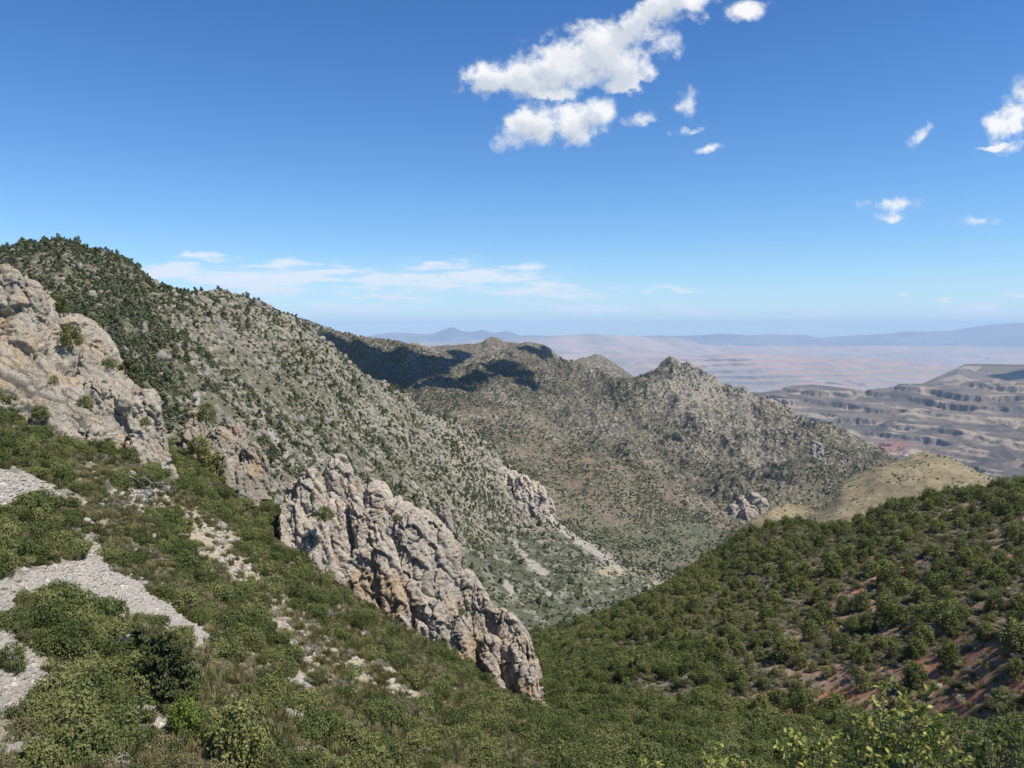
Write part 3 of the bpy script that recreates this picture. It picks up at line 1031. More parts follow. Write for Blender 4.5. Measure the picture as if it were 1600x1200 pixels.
c = lerp(c, ct, talus)
# pale scree chutes, narrow and running down the fall line
CHUTES = [[(857, 815), (870, 812), (905, 840), (955, 872), (975, 893), (962, 890), (930, 870), (890, 842)],
          [(795, 838), (803, 842), (822, 868), (838, 878), (862, 893), (850, 896), (828, 886), (812, 868)],
          [(783, 908), (792, 908), (808, 930), (798, 930)], [(302, 612), (312, 612), (314, 640), (304, 640)],
          [(400, 640), (408, 640), (430, 680), (466, 728), (460, 730), (420, 682)], [(640, 750), (646, 750), (680, 790), (674, 790)],
          [(815, 880), (830, 884), (860, 898), (850, 900)], [(830, 905), (845, 912), (870, 935), (860, 932)]]
jx = PX + fbm(P, 1 / 5, 3, .5, 127) * 6
jy = PY + fbm(P, 1 / 5, 3, .5, 128) * 6
chute = np.zeros(PX.shape)
for pl in CHUTES:
    chute = np.maximum(chute, pip(pl, jx, jy) * 1.0)
c = lerp(c, (0.30, 0.27, 0.23), chute)
yel = np.exp(-((PX - 955) / 35) ** 2 - ((PY - 893) / 14) ** 2) + np.exp(-((PX - 1028) / 22) ** 2 - ((PY - 915) / 9) ** 2)
c = lerp(c, (0.34, 0.29, 0.20), ss(yel + fbm(P, 1 / 5, 3, .6, 129) * .8, 0.5, 0.8) * 0.8)
mtn.C[:] = c
mtn.chute, mtn.talus, mtn.grn, mtn.pale = chute, talus, grn, pale
mtn.build('mountain', M_MTN)

# right hill of red soil
M_RED = mat_terrain('red_soil_ground', specs=[(3.0, 0.55, 0.68, (0.24, 0.195, 0.15), 0.5)], var=0.35, vscale=0.7, bump=0.15, bscale=2.0)
red = Patch([
    [(780, 1330, 80), (1000, 1260, 80), (1300, 1230, 78), (1950, 1240, 52)],
    [(780, 1150, 120), (860, 1130, 115), (1000, 1110, 108), (1150, 1110, 102), (1300, 1120, 94), (1450, 1125, 82), (1600, 1130, 70), (1950, 1140, 58)],
    [(780, 1060, 180), (850, 1040, 170), (950, 1000, 165), (1100, 985, 145), (1250, 970, 130), (1400, 950, 118), (1600, 950, 100), (1950, 950, 84)],
    [(780, 1020, 240), (850, 1000, 230), (930, 972, 240), (1000, 945, 240), (1100, 910, 220), (1200, 890, 180), (1300, 872, 165), (1450, 850, 150), (1600, 845, 135), (1950, 840, 120)],
    [(780, 1016, 280), (833, 1001, 300), (896, 988, 310), (937, 972, 320), (1000, 948, 340), (1050, 918, 350), (1104, 877, 300), (1162, 842, 270), (1203, 828, 250), (1241, 826, 240), (1300, 834, 215), (1319, 832, 205), (1350, 818, 200), (1400, 796, 195), (1475, 783, 190), (1544, 768, 185), (1600, 760, 180), (1950, 720, 170)],
], 780, 1950, 1050, [60, 110, 110, 110, 10], backs=[(25, -6), (120, -70)])
P = red.P
P[..., 2] += (fbm(P * [1, 0.7, 0], 1 / 38, 4, 0.5, 131, True) * 2.6 + fbm(P, 1 / 6, 4, 0.5, 132) * 0.5) * red.crest_fade(0.2)
red.refresh()
PX, PY = red.PX, red.PY
n = fbm(P, 1 / 11, 4, 0.55, 133)
rw = ss(PX + n * 160, 1080, 1300)
c = lerp((0.235, 0.20, 0.14), (0.27, 0.175, 0.122), rw)
c = lerp(c, (0.29, 0.14, 0.09), ss(n - 0.06 + 0.2 * ss(PY, 1000, 1090) + 0.25 * ss(PX, 1380, 1550) * ss(PY, 960, 1020), 0.12, 0.34) * rw)
c = lerp(c, (0.13, 0.125, 0.075), ss(fbm(P, 1 / 4, 4, .6, 134), -0.05, 0.2) * 0.6)
yl = np.exp(-((PX - 1160) / 60) ** 2 - ((PY - 862 + (PX - 1160) * 0.35) / 12) ** 2)
c = lerp(c, (0.34, 0.28, 0.185), ss(yl + fbm(P, 1 / 4, 3, .6, 135) * .7, 0.5, 0.75) * 0.8)
red.C[:] = c
red.bare = ss(fbm(P, 1 / 7, 4, 0.55, 136) + 0.38 * ss(PY, 1010, 1080) * ss(PX, 1120, 1190) + 0.14 * rw, 0.10, 0.30)
red.bare = np.maximum(red.bare, ss(yl, 0.35, 0.6) * 0.7)
red.build('red_hill', M_RED)

# near slope under the camera
M_NEAR = mat_terrain('slope_ground', specs=[(9.0, 0.56, 0.64, (0.22, 0.20, 0.17), 0.35), (14.0, 0.6, 0.68, (0.40, 0.37, 0.33), 0.4)], var=0.3, vscale=1.6, bump=0.035, bscale=16.0)
near = Patch([
    [(-1200, 3600, 5), (200, 3600, 6), (800, 3600, 6), (1400, 3000, 4.5), (2400, 3000, 3.5)],
    [(-500, 1600, 18), (200, 1600, 22), (600, 1600, 25), (900, 1600, 26), (1200, 1600, 22), (1500, 1700, 15), (2100, 1700, 10)],
    [(-500, 1200, 28), (100, 1200, 34), (300, 1200, 38), (500, 1205, 46), (900, 1215, 56), (1200, 1220, 50), (1500, 1260, 36), (2100, 1300, 24)],
    [(-500, 1000, 40), (0, 1000, 44), (200, 1020, 50), (400, 1050, 60), (700, 1120, 76), (950, 1165, 80), (1200, 1165, 72), (1500, 1180, 56), (2100, 1200, 46)],
    [(-500, 810, 56), (0, 830, 60), (100, 850, 66), (350, 900, 82), (600, 1005, 98), (860, 1130, 100), (1000, 1138, 92), (1200, 1135, 84), (1500, 1150, 68), (2100, 1160, 60)],
    [(-500, 680, 78), (0, 690, 80), (100, 715, 86), (220, 740, 94), (300, 780, 102), (400, 835, 110), (480, 885, 115), (640, 985, 120), (760, 1070, 118), (860, 1135, 112), (1000, 1155, 100), (1200, 1150, 92), (1500, 1165, 76), (2100, 1180, 66)],
    [(-500, 620, 95), (0, 630, 105), (150, 680, 115), (280, 700, 128), (340, 730, 135), (430, 800, 140), (600, 930, 150), (760, 1080, 150), (860, 1170, 130), (1000, 1220, 112), (1200, 1220, 105), (1500, 1230, 85), (2100, 1230, 74)],
], -500, 2100, 1500, [40, 80, 130, 130, 110, 70, 10], backs=[(40, -12)])
P = near.P
P[..., 2] += (fbm(P * [1, 0.7, 0], 1 / 16, 4, 0.5, 141, True) * 1.0 + fbm(P, 1 / 3, 4, 0.5, 142) * 0.22) * ss(P[..., 1], 12, 40)
near.refresh()
PX, PY = near.PX, near.PY
SCREE = [
    [(-60, 930), (12, 900), (46, 892), (83, 879), (125, 875), (133, 858), (129, 829), (142, 837), (162, 862), (175, 892), (217, 908), (233, 933), (258, 937), (283, 967), (325, 988), (320, 1015), (300, 1012), (260, 985), (225, 966), (200, 967), (196, 1021), (183, 1017), (179, 975), (137, 946), (100, 933), (54, 925), (25, 946), (12, 967), (42, 1008), (71, 1042), (67, 1092), (12, 1117), (-60, 1125), (-60, 1010), (-20, 960)],
    [(-60, 730), (25, 735), (54, 742), (75, 754), (97, 777), (50, 784), (0, 800), (-60, 810)],
    [(198, 1062), (221, 1075), (268, 1142), (255, 1146), (215, 1100)], [(98, 1042), (150, 1028), (152, 1046), (112, 1063)],
    [(452, 1040), (475, 1062), (500, 1075), (525, 1085), (470, 1082), (452, 1068)], [(450, 1105), (475, 1118), (500, 1130), (462, 1132)],
]
jx = PX + fbm(P, 1 / 2.0, 3, .55, 143) * 12
jy = PY + fbm(P, 1 / 2.0, 3, .55, 144) * 12
scree = np.zeros(PX.shape)
for pl in SCREE:
    scree = np.maximum(scree, pip(pl, jx, jy) * 1.0)
k = np.ones(5) / 5
screeS = np.apply_along_axis(lambda a: np.convolve(a, k, 'same'), 1, scree)
# thin soil with broken rock showing between the shrubs
rocky = np.exp(-((PX - 330) / 120) ** 2 - ((PY - 860 - (PX - 330) * 0.62) / 34) ** 2) + np.exp(-((PX - 470) / 60) ** 2 - ((PY - 1010 - (PX - 470) * 0.9) / 60) ** 2) * 0.9 \
    + np.exp(-((PX - 560) / 120) ** 2 - ((PY - 1050 - (PX - 560) * 0.5) / 30) ** 2) * 0.7 + np.exp(-((PX - 215) / 40) ** 2 - ((PY - 770) / 30) ** 2) * 0.6
rocky = ss(rocky + fbm(P, 1 / 4, 4, 0.55, 145) * 0.9, 0.28, 0.62)
c = lerp((0.17, 0.155, 0.10), (0.24, 0.212, 0.155), ss(fbm(P, 1 / 5, 4, 0.6, 146), -0.2, 0.3))
c = lerp(c, (0.36, 0.295, 0.195), rocky)
c = lerp(c, (0.50, 0.455, 0.385), screeS)
near.C[:] = c * (1 + 0.12 * fbm(P, 1 / 1.2, 3, .6, 147))[..., None]
near.scree, near.rocky = screeS, rocky
k9 = np.ones(11) / 11
near.scree_wide = np.apply_along_axis(lambda a: np.convolve(a, k9, 'same'), 0, np.apply_along_axis(lambda a: np.convolve(a, k9, 'same'), 1, scree))
near.build('slope', M_NEAR)
# ------------------------------------------------------------------ ROCK CRAGS
DIP = np.array([0.36, 0.12, -0.925])
DIP = DIP / np.linalg.norm(DIP)


def rock_disp(V, N, s=1.0, seed=0):
    """blocks, cracks and pits pushed along the normal; s = size of the blocks in units of 3 m"""
    w = np.stack([fbm(V, 0.16 / s, 3, 0.5, seed + 1), fbm(V, 0.16 / s, 3, 0.5, seed + 2), fbm(V, 0.16 / s, 3, 0.5, seed + 3)], -1)
    q = V + w * 0.7 * s
    along = (q @ DIP)[..., None]
    ql = q - DIP * along * 0.84
    qm = q - DIP * along * 0.55
    # tall slabs split by steep joints
    f1, f2, r1, t1 = voronoi(ql / (1.9 * s), seed + 4, tilt=True)
    e1 = 1 - ss(f2 - f1, 0.0, 0.075)
    # broken blocks
    f1b, f2b, r2, t2 = voronoi(qm / (1.15 * s) + 5.5, seed + 5, tilt=True)
    e2 = 1 - ss(f2b - f1b, 0.0, 0.08)
    f1c, f2c, r3, t3 = voronoi(qm / (0.42 * s) + 9.5, seed + 15, tilt=True)
    e3 = 1 - ss(f2c - f1c, 0.0, 0.1)
    f1d, f2d, r4, t4 = voronoi(ql / (0.75 * s) + 3.3, seed + 16, tilt=True)
    e4 = 1 - ss(f2d - f1d, 0.0, 0.08)
    d = (r1 - 0.5) * 1.25 - e1 * 1.1 + t1 * 0.7
    d = d + (r4 - 0.5) * 0.40 - e4 * 0.26
    d = d + (r2 - 0.5) * 0.30 - e2 * 0.30 + t2 * 0.26
    d = d + (r3 - 0.5) * 0.16 + t3 * 0.20 - e3 * 0.08
    d = d + fbm(V, 0.22 / s, 3, 0.5, seed + 6) * 0.35 + fbm(V, 1.9 / s, 4, 0.7, seed + 7) * 0.18
    return d * s, e1


def pillar(px, ptop, pbot, wpx, Y, lean=0, deep=0.9, step=0.18, foot=3.0, p=2.6, back=0.34):
    B = unproj(px, pbot, Y)
    T = unproj(px + lean, ptop, Y + back * (pbot - ptop) * Y / FOC)
    R = 1.12 * wpx / 2 * Y / FOC
    ax = T - B
    H = np.linalg.norm(ax)
    B = B - ax / H * foot
    ax = T - B
    H = np.linalg.norm(ax)
    k = ax / H
    ex = np.cross([0, 1, 0], k)
    ex /= np.linalg.norm(ex)
    ey = np.cross(k, ex)
    nt = int(2 * pi * R / step) + 8
    nz = int((H + R) / step) + 8
    th = np.linspace(0, 2 * pi, nt, endpoint=False)
    # profile with a rounded head
    tt = np.linspace(0, 1, nz) ** 0.9
    hr = min(0.45, 1.0 * R / H * 1.3)
    zz = np.where(tt < 1 - hr, tt, 1 - hr + hr * np.sin((tt - 1 + hr) / hr * pi / 2))
    rr = np.where(tt < 1 - hr, 1.0, np.cos(np.clip((tt - 1 + hr) / hr, 0, 1) * pi / 2) ** (2 / p) * 1.0)
    rr = rr * (1.18 - 0.25 * tt)
    c, s = np.cos(th), np.sin(th)
    sx = np.sign(c) * np.abs(c) ** 0.75
    sy = np.sign(s) * np.abs(s) ** 0.75
    Pm = B + k * (zz * H)[:, None, None] + (ex * (sx[:, None]) + ey * (sy[:, None] * deep)) * (rr * R)[:, None, None]
    Nn = Pm - (B + k * (np.minimum(zz, 0.94) * H)[:, None, None])
    Nn /= np.linalg.norm(Nn, axis=-1, keepdims=True) + 1e-9
    i = np.arange(nz * nt).reshape(nz, nt)
    j = np.roll(i, -1, 1)
    F = np.stack([i[:-1], j[:-1], j[1:], i[1:]], -1).reshape(-1, 4)
    return Pm.reshape(-1, 3), Nn.reshape(-1, 3), F


def crag(name, label, pillars, rows=None, rx=None, nx=0, subs=(), backs=(), s=1.0, seed=0, step=0.18, base=(0.60, 0.525, 0.425), warm=None, group=None, amp=1.0, foot=3.0, mat=None):
    Vs, Ns, Fs, o = [], [], [], 0
    if rows:
        pt = Patch(rows, rx[0], rx[1], nx, list(subs), backs=backs)
        N = pt.N * -1 if pt.N[..., 1].mean() > 0 else pt.N
        Vs.append(pt.P.reshape(-1, 3))
        Ns.append(N.reshape(-1, 3))
        Fs.append(grid_faces(*pt.P.shape[:2]))
        o = len(Vs[0])
    for q in pillars:
        v, n, f = pillar(*q, step=step, foot=foot)
        Vs.append(v)
        Ns.append(n)
        Fs.append(f + o)
        o += len(v)
    V, N, F = np.concatenate(Vs), np.concatenate(Ns), np.concatenate(Fs)
    d, e = rock_disp(V, N, s, seed)
    V = V + N * (d * amp)[:, None]
    n1 = fbm(V, 0.12 / s, 4, 0.55, seed + 11)
    c = lerp(base, np.array(base) * [0.86, 0.88, 0.90], ss(n1, -0.1, 0.3))
    c = lerp(c, np.array(base) * [1.12, 0.98, 0.84], ss(fbm(V, 0.35 / s, 4, 0.6, seed + 12), 0.1, 0.35) * 0.6)
    if warm is not None:
        px, py = project(V)
        for (wx, wy, wr, hr) in warm:
            g = np.exp(-((px - wx) / wr) ** 2 - ((py - wy) / hr) ** 2)
            c = lerp(c, (0.53, 0.39, 0.23), ss(g + n1 * 0.4, 0.35, 0.8) * 0.75)
    me = mesh_np(name, V, F, False, c)
    ob = obj(name, me, mat or M_ROCK)
    tag(ob, label, 'rock crag', group)
    return ob


crag('rock_crag', 'big pale limestone fin of leaning pillars descending through the middle of the green slope', [
    (487, 740, 882, 42, 118, -4), (464, 778, 868, 24, 117, -3), (508, 812, 896, 24, 117, -12),
    (526, 714, 790, 26, 125, 2), (546, 724, 800, 24, 125, -4), (560, 742, 805, 20, 125, -4),
    (540, 780, 905, 30, 119, -16), (566, 778, 860, 22, 120, -14),
    (590, 751, 835, 42, 125, 0), (617, 778, 850, 24, 124, 0),
    (560, 868, 925, 34, 118, -8), (586, 850, 948, 30, 117, -14), (618, 838, 970, 32, 115.5, -18), (604, 815, 880, 24, 118, -12),
    (652, 794, 915, 56, 122, -8), (688, 812, 905, 36, 122, -10), (706, 850, 910, 20, 122, -5),
    (668, 915, 985, 36, 119, -12), (650, 905, 975, 26, 119.5, -8), (690, 930, 1010, 34, 117.6, -10), (704, 902, 1025, 38, 117.8, -12), (733, 895, 1040, 30, 118.5, -8), (754, 922, 1056, 24, 117.5, -8), (726, 960, 1040, 34, 116.5, -10),
    (784, 948, 1070, 22, 116.5, -6), (800, 968, 1082, 22, 115, -6), (820, 990, 1096, 26, 113.5, -8), (834, 1040, 1102, 14, 112.5, -6), (770, 985, 1065, 26, 115, -8),
], rows=[
    [(440, 850, 113), (463, 878, 115), (491, 897, 115.5), (538, 918, 116.5), (592, 955, 117), (640, 978, 119), (680, 995, 118), (728, 1053, 117), (787, 1092, 114.5), (846, 1118, 111.5), (852, 1120, 111)],
    [(440, 800, 117), (463, 810, 120), (491, 815, 121), (538, 830, 122), (592, 870, 122), (640, 890, 124), (680, 920, 122), (728, 980, 120.5), (787, 1020, 118), (838, 1062, 115), (852, 1110, 112)],
    [(440, 800, 121), (450, 762, 123), (470, 750, 124), (503, 755, 125), (513, 765, 127), (520, 735, 128), (545, 735, 128), (566, 765, 128), (592, 762, 128), (620, 785, 128), (650, 800, 127), (688, 815, 126), (706, 845, 125), (720, 895, 124), (735, 900, 123), (755, 926, 121), (768, 955, 119), (787, 952, 119), (815, 985, 117), (828, 1005, 115.5), (838, 1055, 114), (846, 1105, 112), (852, 1118, 111.5)],
], rx=(440, 852), nx=700, subs=[150, 170, 60, 30], backs=[(3, -1), (8, -12)], seed=3,
    warm=[(610, 930, 34, 50), (570, 905, 30, 30), (815, 1080, 25, 30), (740, 1020, 30, 25), (640, 775, 10, 20)], amp=0.62)

crag('rock_crag', 'grey beige craggy outcrop with rounded boulders on top at the left edge', [
    (8, 418, 470, 30, 112, 3), (42, 438, 482, 38, 108, 2), (72, 455, 520, 22, 108, -3), (4, 470, 510, 40, 107, 0), (30, 492, 556, 58, 104, 4), (62, 500, 560, 30, 105, 0),
    (110, 495, 560, 36, 113, -6), (140, 505, 580, 34, 113, -8), (165, 530, 610, 30, 110, -10), (95, 540, 620, 44, 105, -6), (130, 560, 640, 40, 104, -8), (160, 590, 680, 40, 101, -10),
    (70, 600, 660, 36, 98, -4), (188, 600, 700, 30, 101, -10), (212, 620, 715, 30, 100, -10), (244, 612, 730, 24, 101.5, -14), (258, 680, 742, 14, 101, -4), (205, 680, 724, 34, 97, -4), (175, 660, 716, 30, 97, -6), (150, 670, 706, 30, 96, -5),
    (30, 600, 640, 40, 98, 0), (-20, 560, 620, 50, 100, 0),
], rows=[
    [(-200, 560, 88), (0, 640, 90), (40, 668, 90), (62, 680, 90), (125, 715, 92), (175, 732, 94), (219, 740, 96), (262, 760, 99), (275, 764, 100)],
    [(-200, 520, 95), (0, 540, 100), (60, 580, 100), (125, 620, 100), (175, 650, 101), (219, 680, 101), (255, 710, 102), (275, 755, 102)],
    [(-200, 440, 110), (0, 440, 114), (50, 450, 114), (78, 470, 114), (86, 498, 116), (125, 496, 119), (150, 506, 119), (168, 530, 118), (182, 580, 115), (205, 608, 112), (228, 618, 108), (247, 650, 106), (258, 685, 104), (266, 745, 103), (275, 762, 103)],
], rx=(-200, 275), nx=640, subs=[150, 150, 50, 30], backs=[(3, -1), (10, -10)], seed=23, s=1.25, base=(0.53, 0.465, 0.37),
    warm=[(190, 695, 16, 14), (160, 702, 12, 8), (10, 510, 14, 26), (5, 600, 10, 14)], amp=0.72)

crag('rock_crag', 'small broken pale outcrop in the green gully between the two larger crags', [
    (308, 640, 690, 34, 126, 6), (345, 668, 730, 36, 124, -4), (372, 655, 730, 26, 126, -4), (395, 690, 750, 26, 124, -4), (385, 725, 765, 30, 121, -4), (352, 705, 745, 30, 121, 0), (410, 712, 752, 20, 124, 0), (300, 665, 700, 20, 124, 0),
], seed=43, s=0.8, base=(0.46, 0.40, 0.31), warm=[(400, 735, 12, 14)], amp=0.7)

crag('rock_crag', 'grey cliff rib with a white face where the mountain ridge ends above the scree', [
    (788, 730, 833, 20, 560, -5), (774, 716, 828, 20, 566, -5), (804, 734, 824, 18, 564, -4), (819, 742, 832, 20, 560, -3), (835, 750, 826, 18, 561, -3), (849, 760, 820, 17, 562, -3), (860, 776, 815, 12, 563, -2),
    (758, 700, 812, 22, 570, -6), (742, 688, 796, 22, 575, -6), (762, 760, 828, 20, 558, -4), (728, 680, 780, 18, 578, -6), (745, 760, 822, 18, 556, -5), (796, 790, 838, 14, 556, -2),
], seed=63, s=2.6, step=0.7, base=(0.52, 0.46, 0.385), foot=12, amp=0.75)

crag('rock_outcrop', 'jagged grey rock teeth standing on the green slope behind the big limestone fin', [
    (742, 868, 898, 12, 395, -2), (752, 862, 896, 11, 398, -2), (760, 874, 902, 10, 395, -2),
], seed=73, s=1.6, step=0.5, base=(0.31, 0.285, 0.255), foot=6, amp=0.6)

crag('rock_outcrop', 'steep grey rock rib on the mountainside just above the big limestone fin', [
    (703, 800, 850, 12, 400, -4), (712, 825, 868, 11, 396, -4), (696, 785, 825, 12, 405, -4), (722, 850, 880, 10, 394, -3),
], seed=74, s=1.6, step=0.5, base=(0.31, 0.285, 0.255), foot=6, amp=0.6)

crag('rock_outcrop', 'pale rocky knob at the foot of the red shoulder beside the tan hill', [
    (1160, 776, 810, 20, 1120, 0), (1178, 769, 806, 20, 1130, 0), (1192, 779, 808, 14, 1120, 0), (1146, 788, 815, 15, 1110, 0), (1130, 803, 822, 15, 1060, 0), (1170, 790, 815, 24, 1100, 0),
], seed=83, s=5.0, step=1.6, base=(0.36, 0.32, 0.265), foot=20, amp=0.6)

crag('rock_outcrop', 'tall grey tower with a shadowed side on the flank of the rocky peak', [
    (1282, 692, 745, 13, 1590, -6), (1271, 690, 716, 9, 1580, -2), (1292, 715, 772, 10, 1560, -5),
], seed=93, s=5.0, step=2.0, base=(0.29, 0.275, 0.25), foot=20, amp=0.7)

crag('rock_outcrop', 'dark small rock tooth notched into the skyline right of the rocky peak', [
    (1141, 601, 622, 8, 1960, 0), (1149, 606, 624, 8, 1955, 0), (1134, 606, 624, 7, 1960, 0),
], seed=95, s=4.0, step=2.5, base=(0.18, 0.17, 0.16), foot=15, amp=0.8)

crag('rock_outcrop', 'blocky bare summit rocks crowning the grey peak', [
    (1077, 565, 592, 12, 2030, -2), (1066, 569, 590, 10, 2030, 0), (1090, 572, 596, 14, 2020, -3), (1053, 568, 590, 9, 2030, 0), (1103, 586, 608, 12, 2010, -3),
], seed=97, s=6.0, step=2.5, base=(0.30, 0.28, 0.255), foot=20, amp=0.8)

# loose boulders
BOULD = [rock_mesh('boulder_kind', 200 + k, 4, 0.75, 0.3, (0.38, 0.35, 0.31)) for k in range(4)]
for k, (px, py, w, lab) in enumerate([
    (185, 943, 13, 'single white boulder lying on the pale scree'),
    (862, 1114, 10, 'small white boulder at the foot of the big limestone fin'),
    (205, 1162, 38, 'pale beige boulder half buried among shrubs near the bottom left'),
    (318, 1180, 40, 'low pale rock below the dark rounded shrub at the bottom'),
    (344, 826, 24, 'domed pale rock in the green slope above the rocky band'),
    (36, 920, 9, 'small grey stone on the upper edge of the scree'),
    (230, 775, 30, 'grey ledge rock under the fallen dead branch'),
    (205, 745, 22, 'small pale rock beneath the left crag beside a dead branch'),
    (262, 768, 20, 'whitish rock at the lower right end of the dead branch'),
    (428, 1122, 14, 'small pale rock in the shrubs right of the dark pine'),
    (1466, 1076, 16, 'pale flat boulder on the red soil of the right hill'),
    (480, 1020, 20, 'pale rock in the ochre rocky strip below the fin'),
    (230, 842, 26, 'pinkish beige rock at the upper end of the rocky strip'),
    (265, 838, 18, 'cracked beige rock beside the upper rocky strip'),
]):
    src = red if px > 1000 else near
    p = src.at(px, py)
    b = obj('boulder', BOULD[k % 4])
    r_ = w / 2 * p[1] / FOC
    b.location = [float(c) for c in p + np.array([0, 0, r_ * 0.2])]
    b.scale = (r_, r_, r_)
    b.rotation_euler = (0.2 * k, 0.1, k * 1.3)
    tag(b, lab, 'boulder', 'loose boulders on the slopes')

# ------------------------------------------------------------------ LOOSE STONES (masses)
STONES = [rock_mesh('stone_kind', 300 + k, 1, 0.6, 0.5, (0.50, 0.455, 0.385)) for k in range(5)]
vis = ss(near.PX, -480, -400) * ss(-near.PX, -1900, -1800)
spread('gravel', 'pale loose scree stones covering the bare patches of the left slope', 'scree', near, 24000, near.scree * vis * (near.P[..., 1] < 110), STONES, 0.03, 0.40, (0.5, 0.9), power=6.0, seed=11)
spread('rubble', 'ochre and beige broken rock in strips between the shrubs of the near slope', 'rubble', near, 17000, (near.rocky + 0.22) * vis * (1 - near.scree) * (near.P[..., 1] < 125), STONES, 0.08, 0.62, (0.6, 1.1), power=3.5, seed=12)
ROCKS = [rock_mesh('rock_kind', 320 + k, 2, 0.9, 0.55, (0.262, 0.238, 0.203)) for k in range(6)]
mv = (np.arange(mtn.P.shape[0]) < mtn.nv + 14)[:, None] * 1.0
mn = fbm(mtn.P, 1 / 22, 4, 0.6, 151)
spread('rocks', 'countless pale limestone blocks among the trees of the big left mountain', 'rocks', mtn, 6500, mv * (1 - 0.85 * mtn.talus) * ss(mn + mtn.pale - 0.5, -0.05, 0.35) * (1 - mtn.chute), ROCKS, 0.5, 2.3, (0.7, 1.6), power=3.0, seed=13, tumble=0.25)

# ------------------------------------------------------------------ PLANTS
G_OAK = [shrub_mesh('oak_kind', 400 + k, 330, 0.060, 10, 0.95, 0.78, M_OAK) for k in range(4)]
G_BRU = [shrub_mesh('brush_kind', 410 + k, 240, 0.055, 9, 0.85, 0.78, M_BRUSH) for k in range(4)]
G_GRY = [shrub_mesh('grey_kind', 420 + k, 130, 0.06, 6, 0.7, 0.6, M_GREY) for k in range(2)]
F_SHR = [shrub_mesh('far_brush_kind', 430 + k, 22, 0.36, 4, 0.75, 0.5, M_FAR) for k in range(4)]
F_TRE = []
for k in range(4):
    r = np.random.default_rng(440 + k)
    cl = [(r.normal() * .1, r.normal() * .1, z, .36 * (1.12 - z) + .05, .2) for z in (0.22, .4, .58, .76, .9)]
    V, F, v = crown(r, cl, 46, 0.12)
    me = mesh_np('conifer_kind', V, F, False, None, v)
    me.materials.append(M_PINE if k == 1 else M_FAR)
    F_TRE.append(me)
D_SHR = [shrub_mesh('dot_kind', 450 + k, 9, 0.62, 3, 0.75, 0.45, M_FAR) for k in range(3)]


def thin(Q, gap):
    """keep points at least gap apart"""
    seen, keep = {}, []
    for k in range(len(Q)):
        x, y = Q[k][0], Q[k][1]
        i, j = int(x // gap), int(y // gap)
        ok = True
        for a in (-1, 0, 1):
            for b in (-1, 0, 1):
                for (u, v) in seen.get((i + a, j + b), ()):
                    if (u - x) ** 2 + (v - y) ** 2 < gap * gap:
                        ok = False
        if ok:
            seen.setdefault((i, j), []).append((x, y))
            keep.append(k)
    return np.array(keep)


def plant_tree(name, cm, tm, cmat, loc, h, wide, rz, label, cat, group=None, cv=None):
    root = empty(name, loc)
    root.rotation_euler = (0, 0, rz)
    root.scale = (h * wide, h * wide, h)
    a = obj('crown', cm, cmat, root)
    b = obj('trunk', tm, M_BARK, root)
    tag(root, label, cat, group)
    return root


# -- near slope undergrowth
Yn = near.P[..., 1]
nf = fbm(near.P, 1 / 9, 4, 0.55, 161)
nf2 = fbm(near.P, 1 / 14, 4, 0.5, 162)
lowr = ss(near.PX, 820, 900)
open_ = vis * (1 - np.clip(near.scree_wide * 1.6, 0, 1)) * (Yn < 150) * (Yn > 24)
d_oak = open_ * (1 - 0.93 * near.rocky) * np.clip(0.08 + ss(nf, -0.2, 0.22) + 0.3 * lowr, 0, 1.3)
d_bru = open_ * (1 - 0.82 * near.rocky) * np.clip(1.1 - ss(nf, -0.15, 0.3), 0.15, 1)
mid_ = ss(near.PX, 380, 520) * (1 - lowr)
d_oak = d_oak * (1 - 0.6 * mid_)
d_bru = d_bru * (1 - 0.25 * mid_)
d_gry = open_ * (1 - 0.4 * near.rocky) * (0.15 + ss(nf2, 0.05, 0.35)) * 0.5


def mass_and_some(name, lab_mass, cat_mass, one, labs, patch, n, dens, meshes, smin, smax, tall, nsome, group, seed, gap=None):
    """the nsome that show largest are objects of their own, the rest are one mass"""
    r = np.random.default_rng(seed)
    Q, Nn, px, py, cc = patch.sample(n, dens, r)
    if gap:
        kp = thin(Q, gap)
        Q, px, py = Q[kp], px[kp], py[kp]
    n = len(Q)
    s = smin + (smax - smin) * r.random(n) ** 1.4
    sz = tall[0] + (tall[1] - tall[0]) * r.random(n)
    rz = r.random(n) * 2 * pi
    idx = r.integers(0, len(meshes), n)
    big = s / Q[:, 1] * ((px > 5) & (px < 1595) & (py > 380) & (py < 1190))
    order = np.argsort(-big)
    take = np.zeros(n, bool)
    cnt = 0
    for k in order:
        if cnt >= nsome or big[k] <= 0:
            break
        o = obj(one, meshes[idx[k]])
        o.location = [float(c) for c in Q[k] - [0, 0, 0.12 * s[k]]]
        o.scale = (float(s[k]), float(s[k]), float(s[k] * sz[k]))
        o.rotation_euler = (0, 0, float(rz[k]))
        tag(o, labs(px[k], py[k], (s[k] - smin) / (smax - smin)), one.split('_')[-1], group)
        take[k] = True
        cnt += 1
    m = ~take
    Qm = Q[m] - np.array([0, 0, 1]) * (0.12 * s[m])[:, None]
    scatter(name, lab_mass, cat_mass, Qm, np.stack([s[m], s[m], s[m] * sz[m]], 1), np.stack([0 * s[m], 0 * s[m], rz[m]], 1), idx[m], protos(meshes))


def pick(v, table):
    for lim, word in table:
        if v < lim:
            return word
    return table[-1][1]


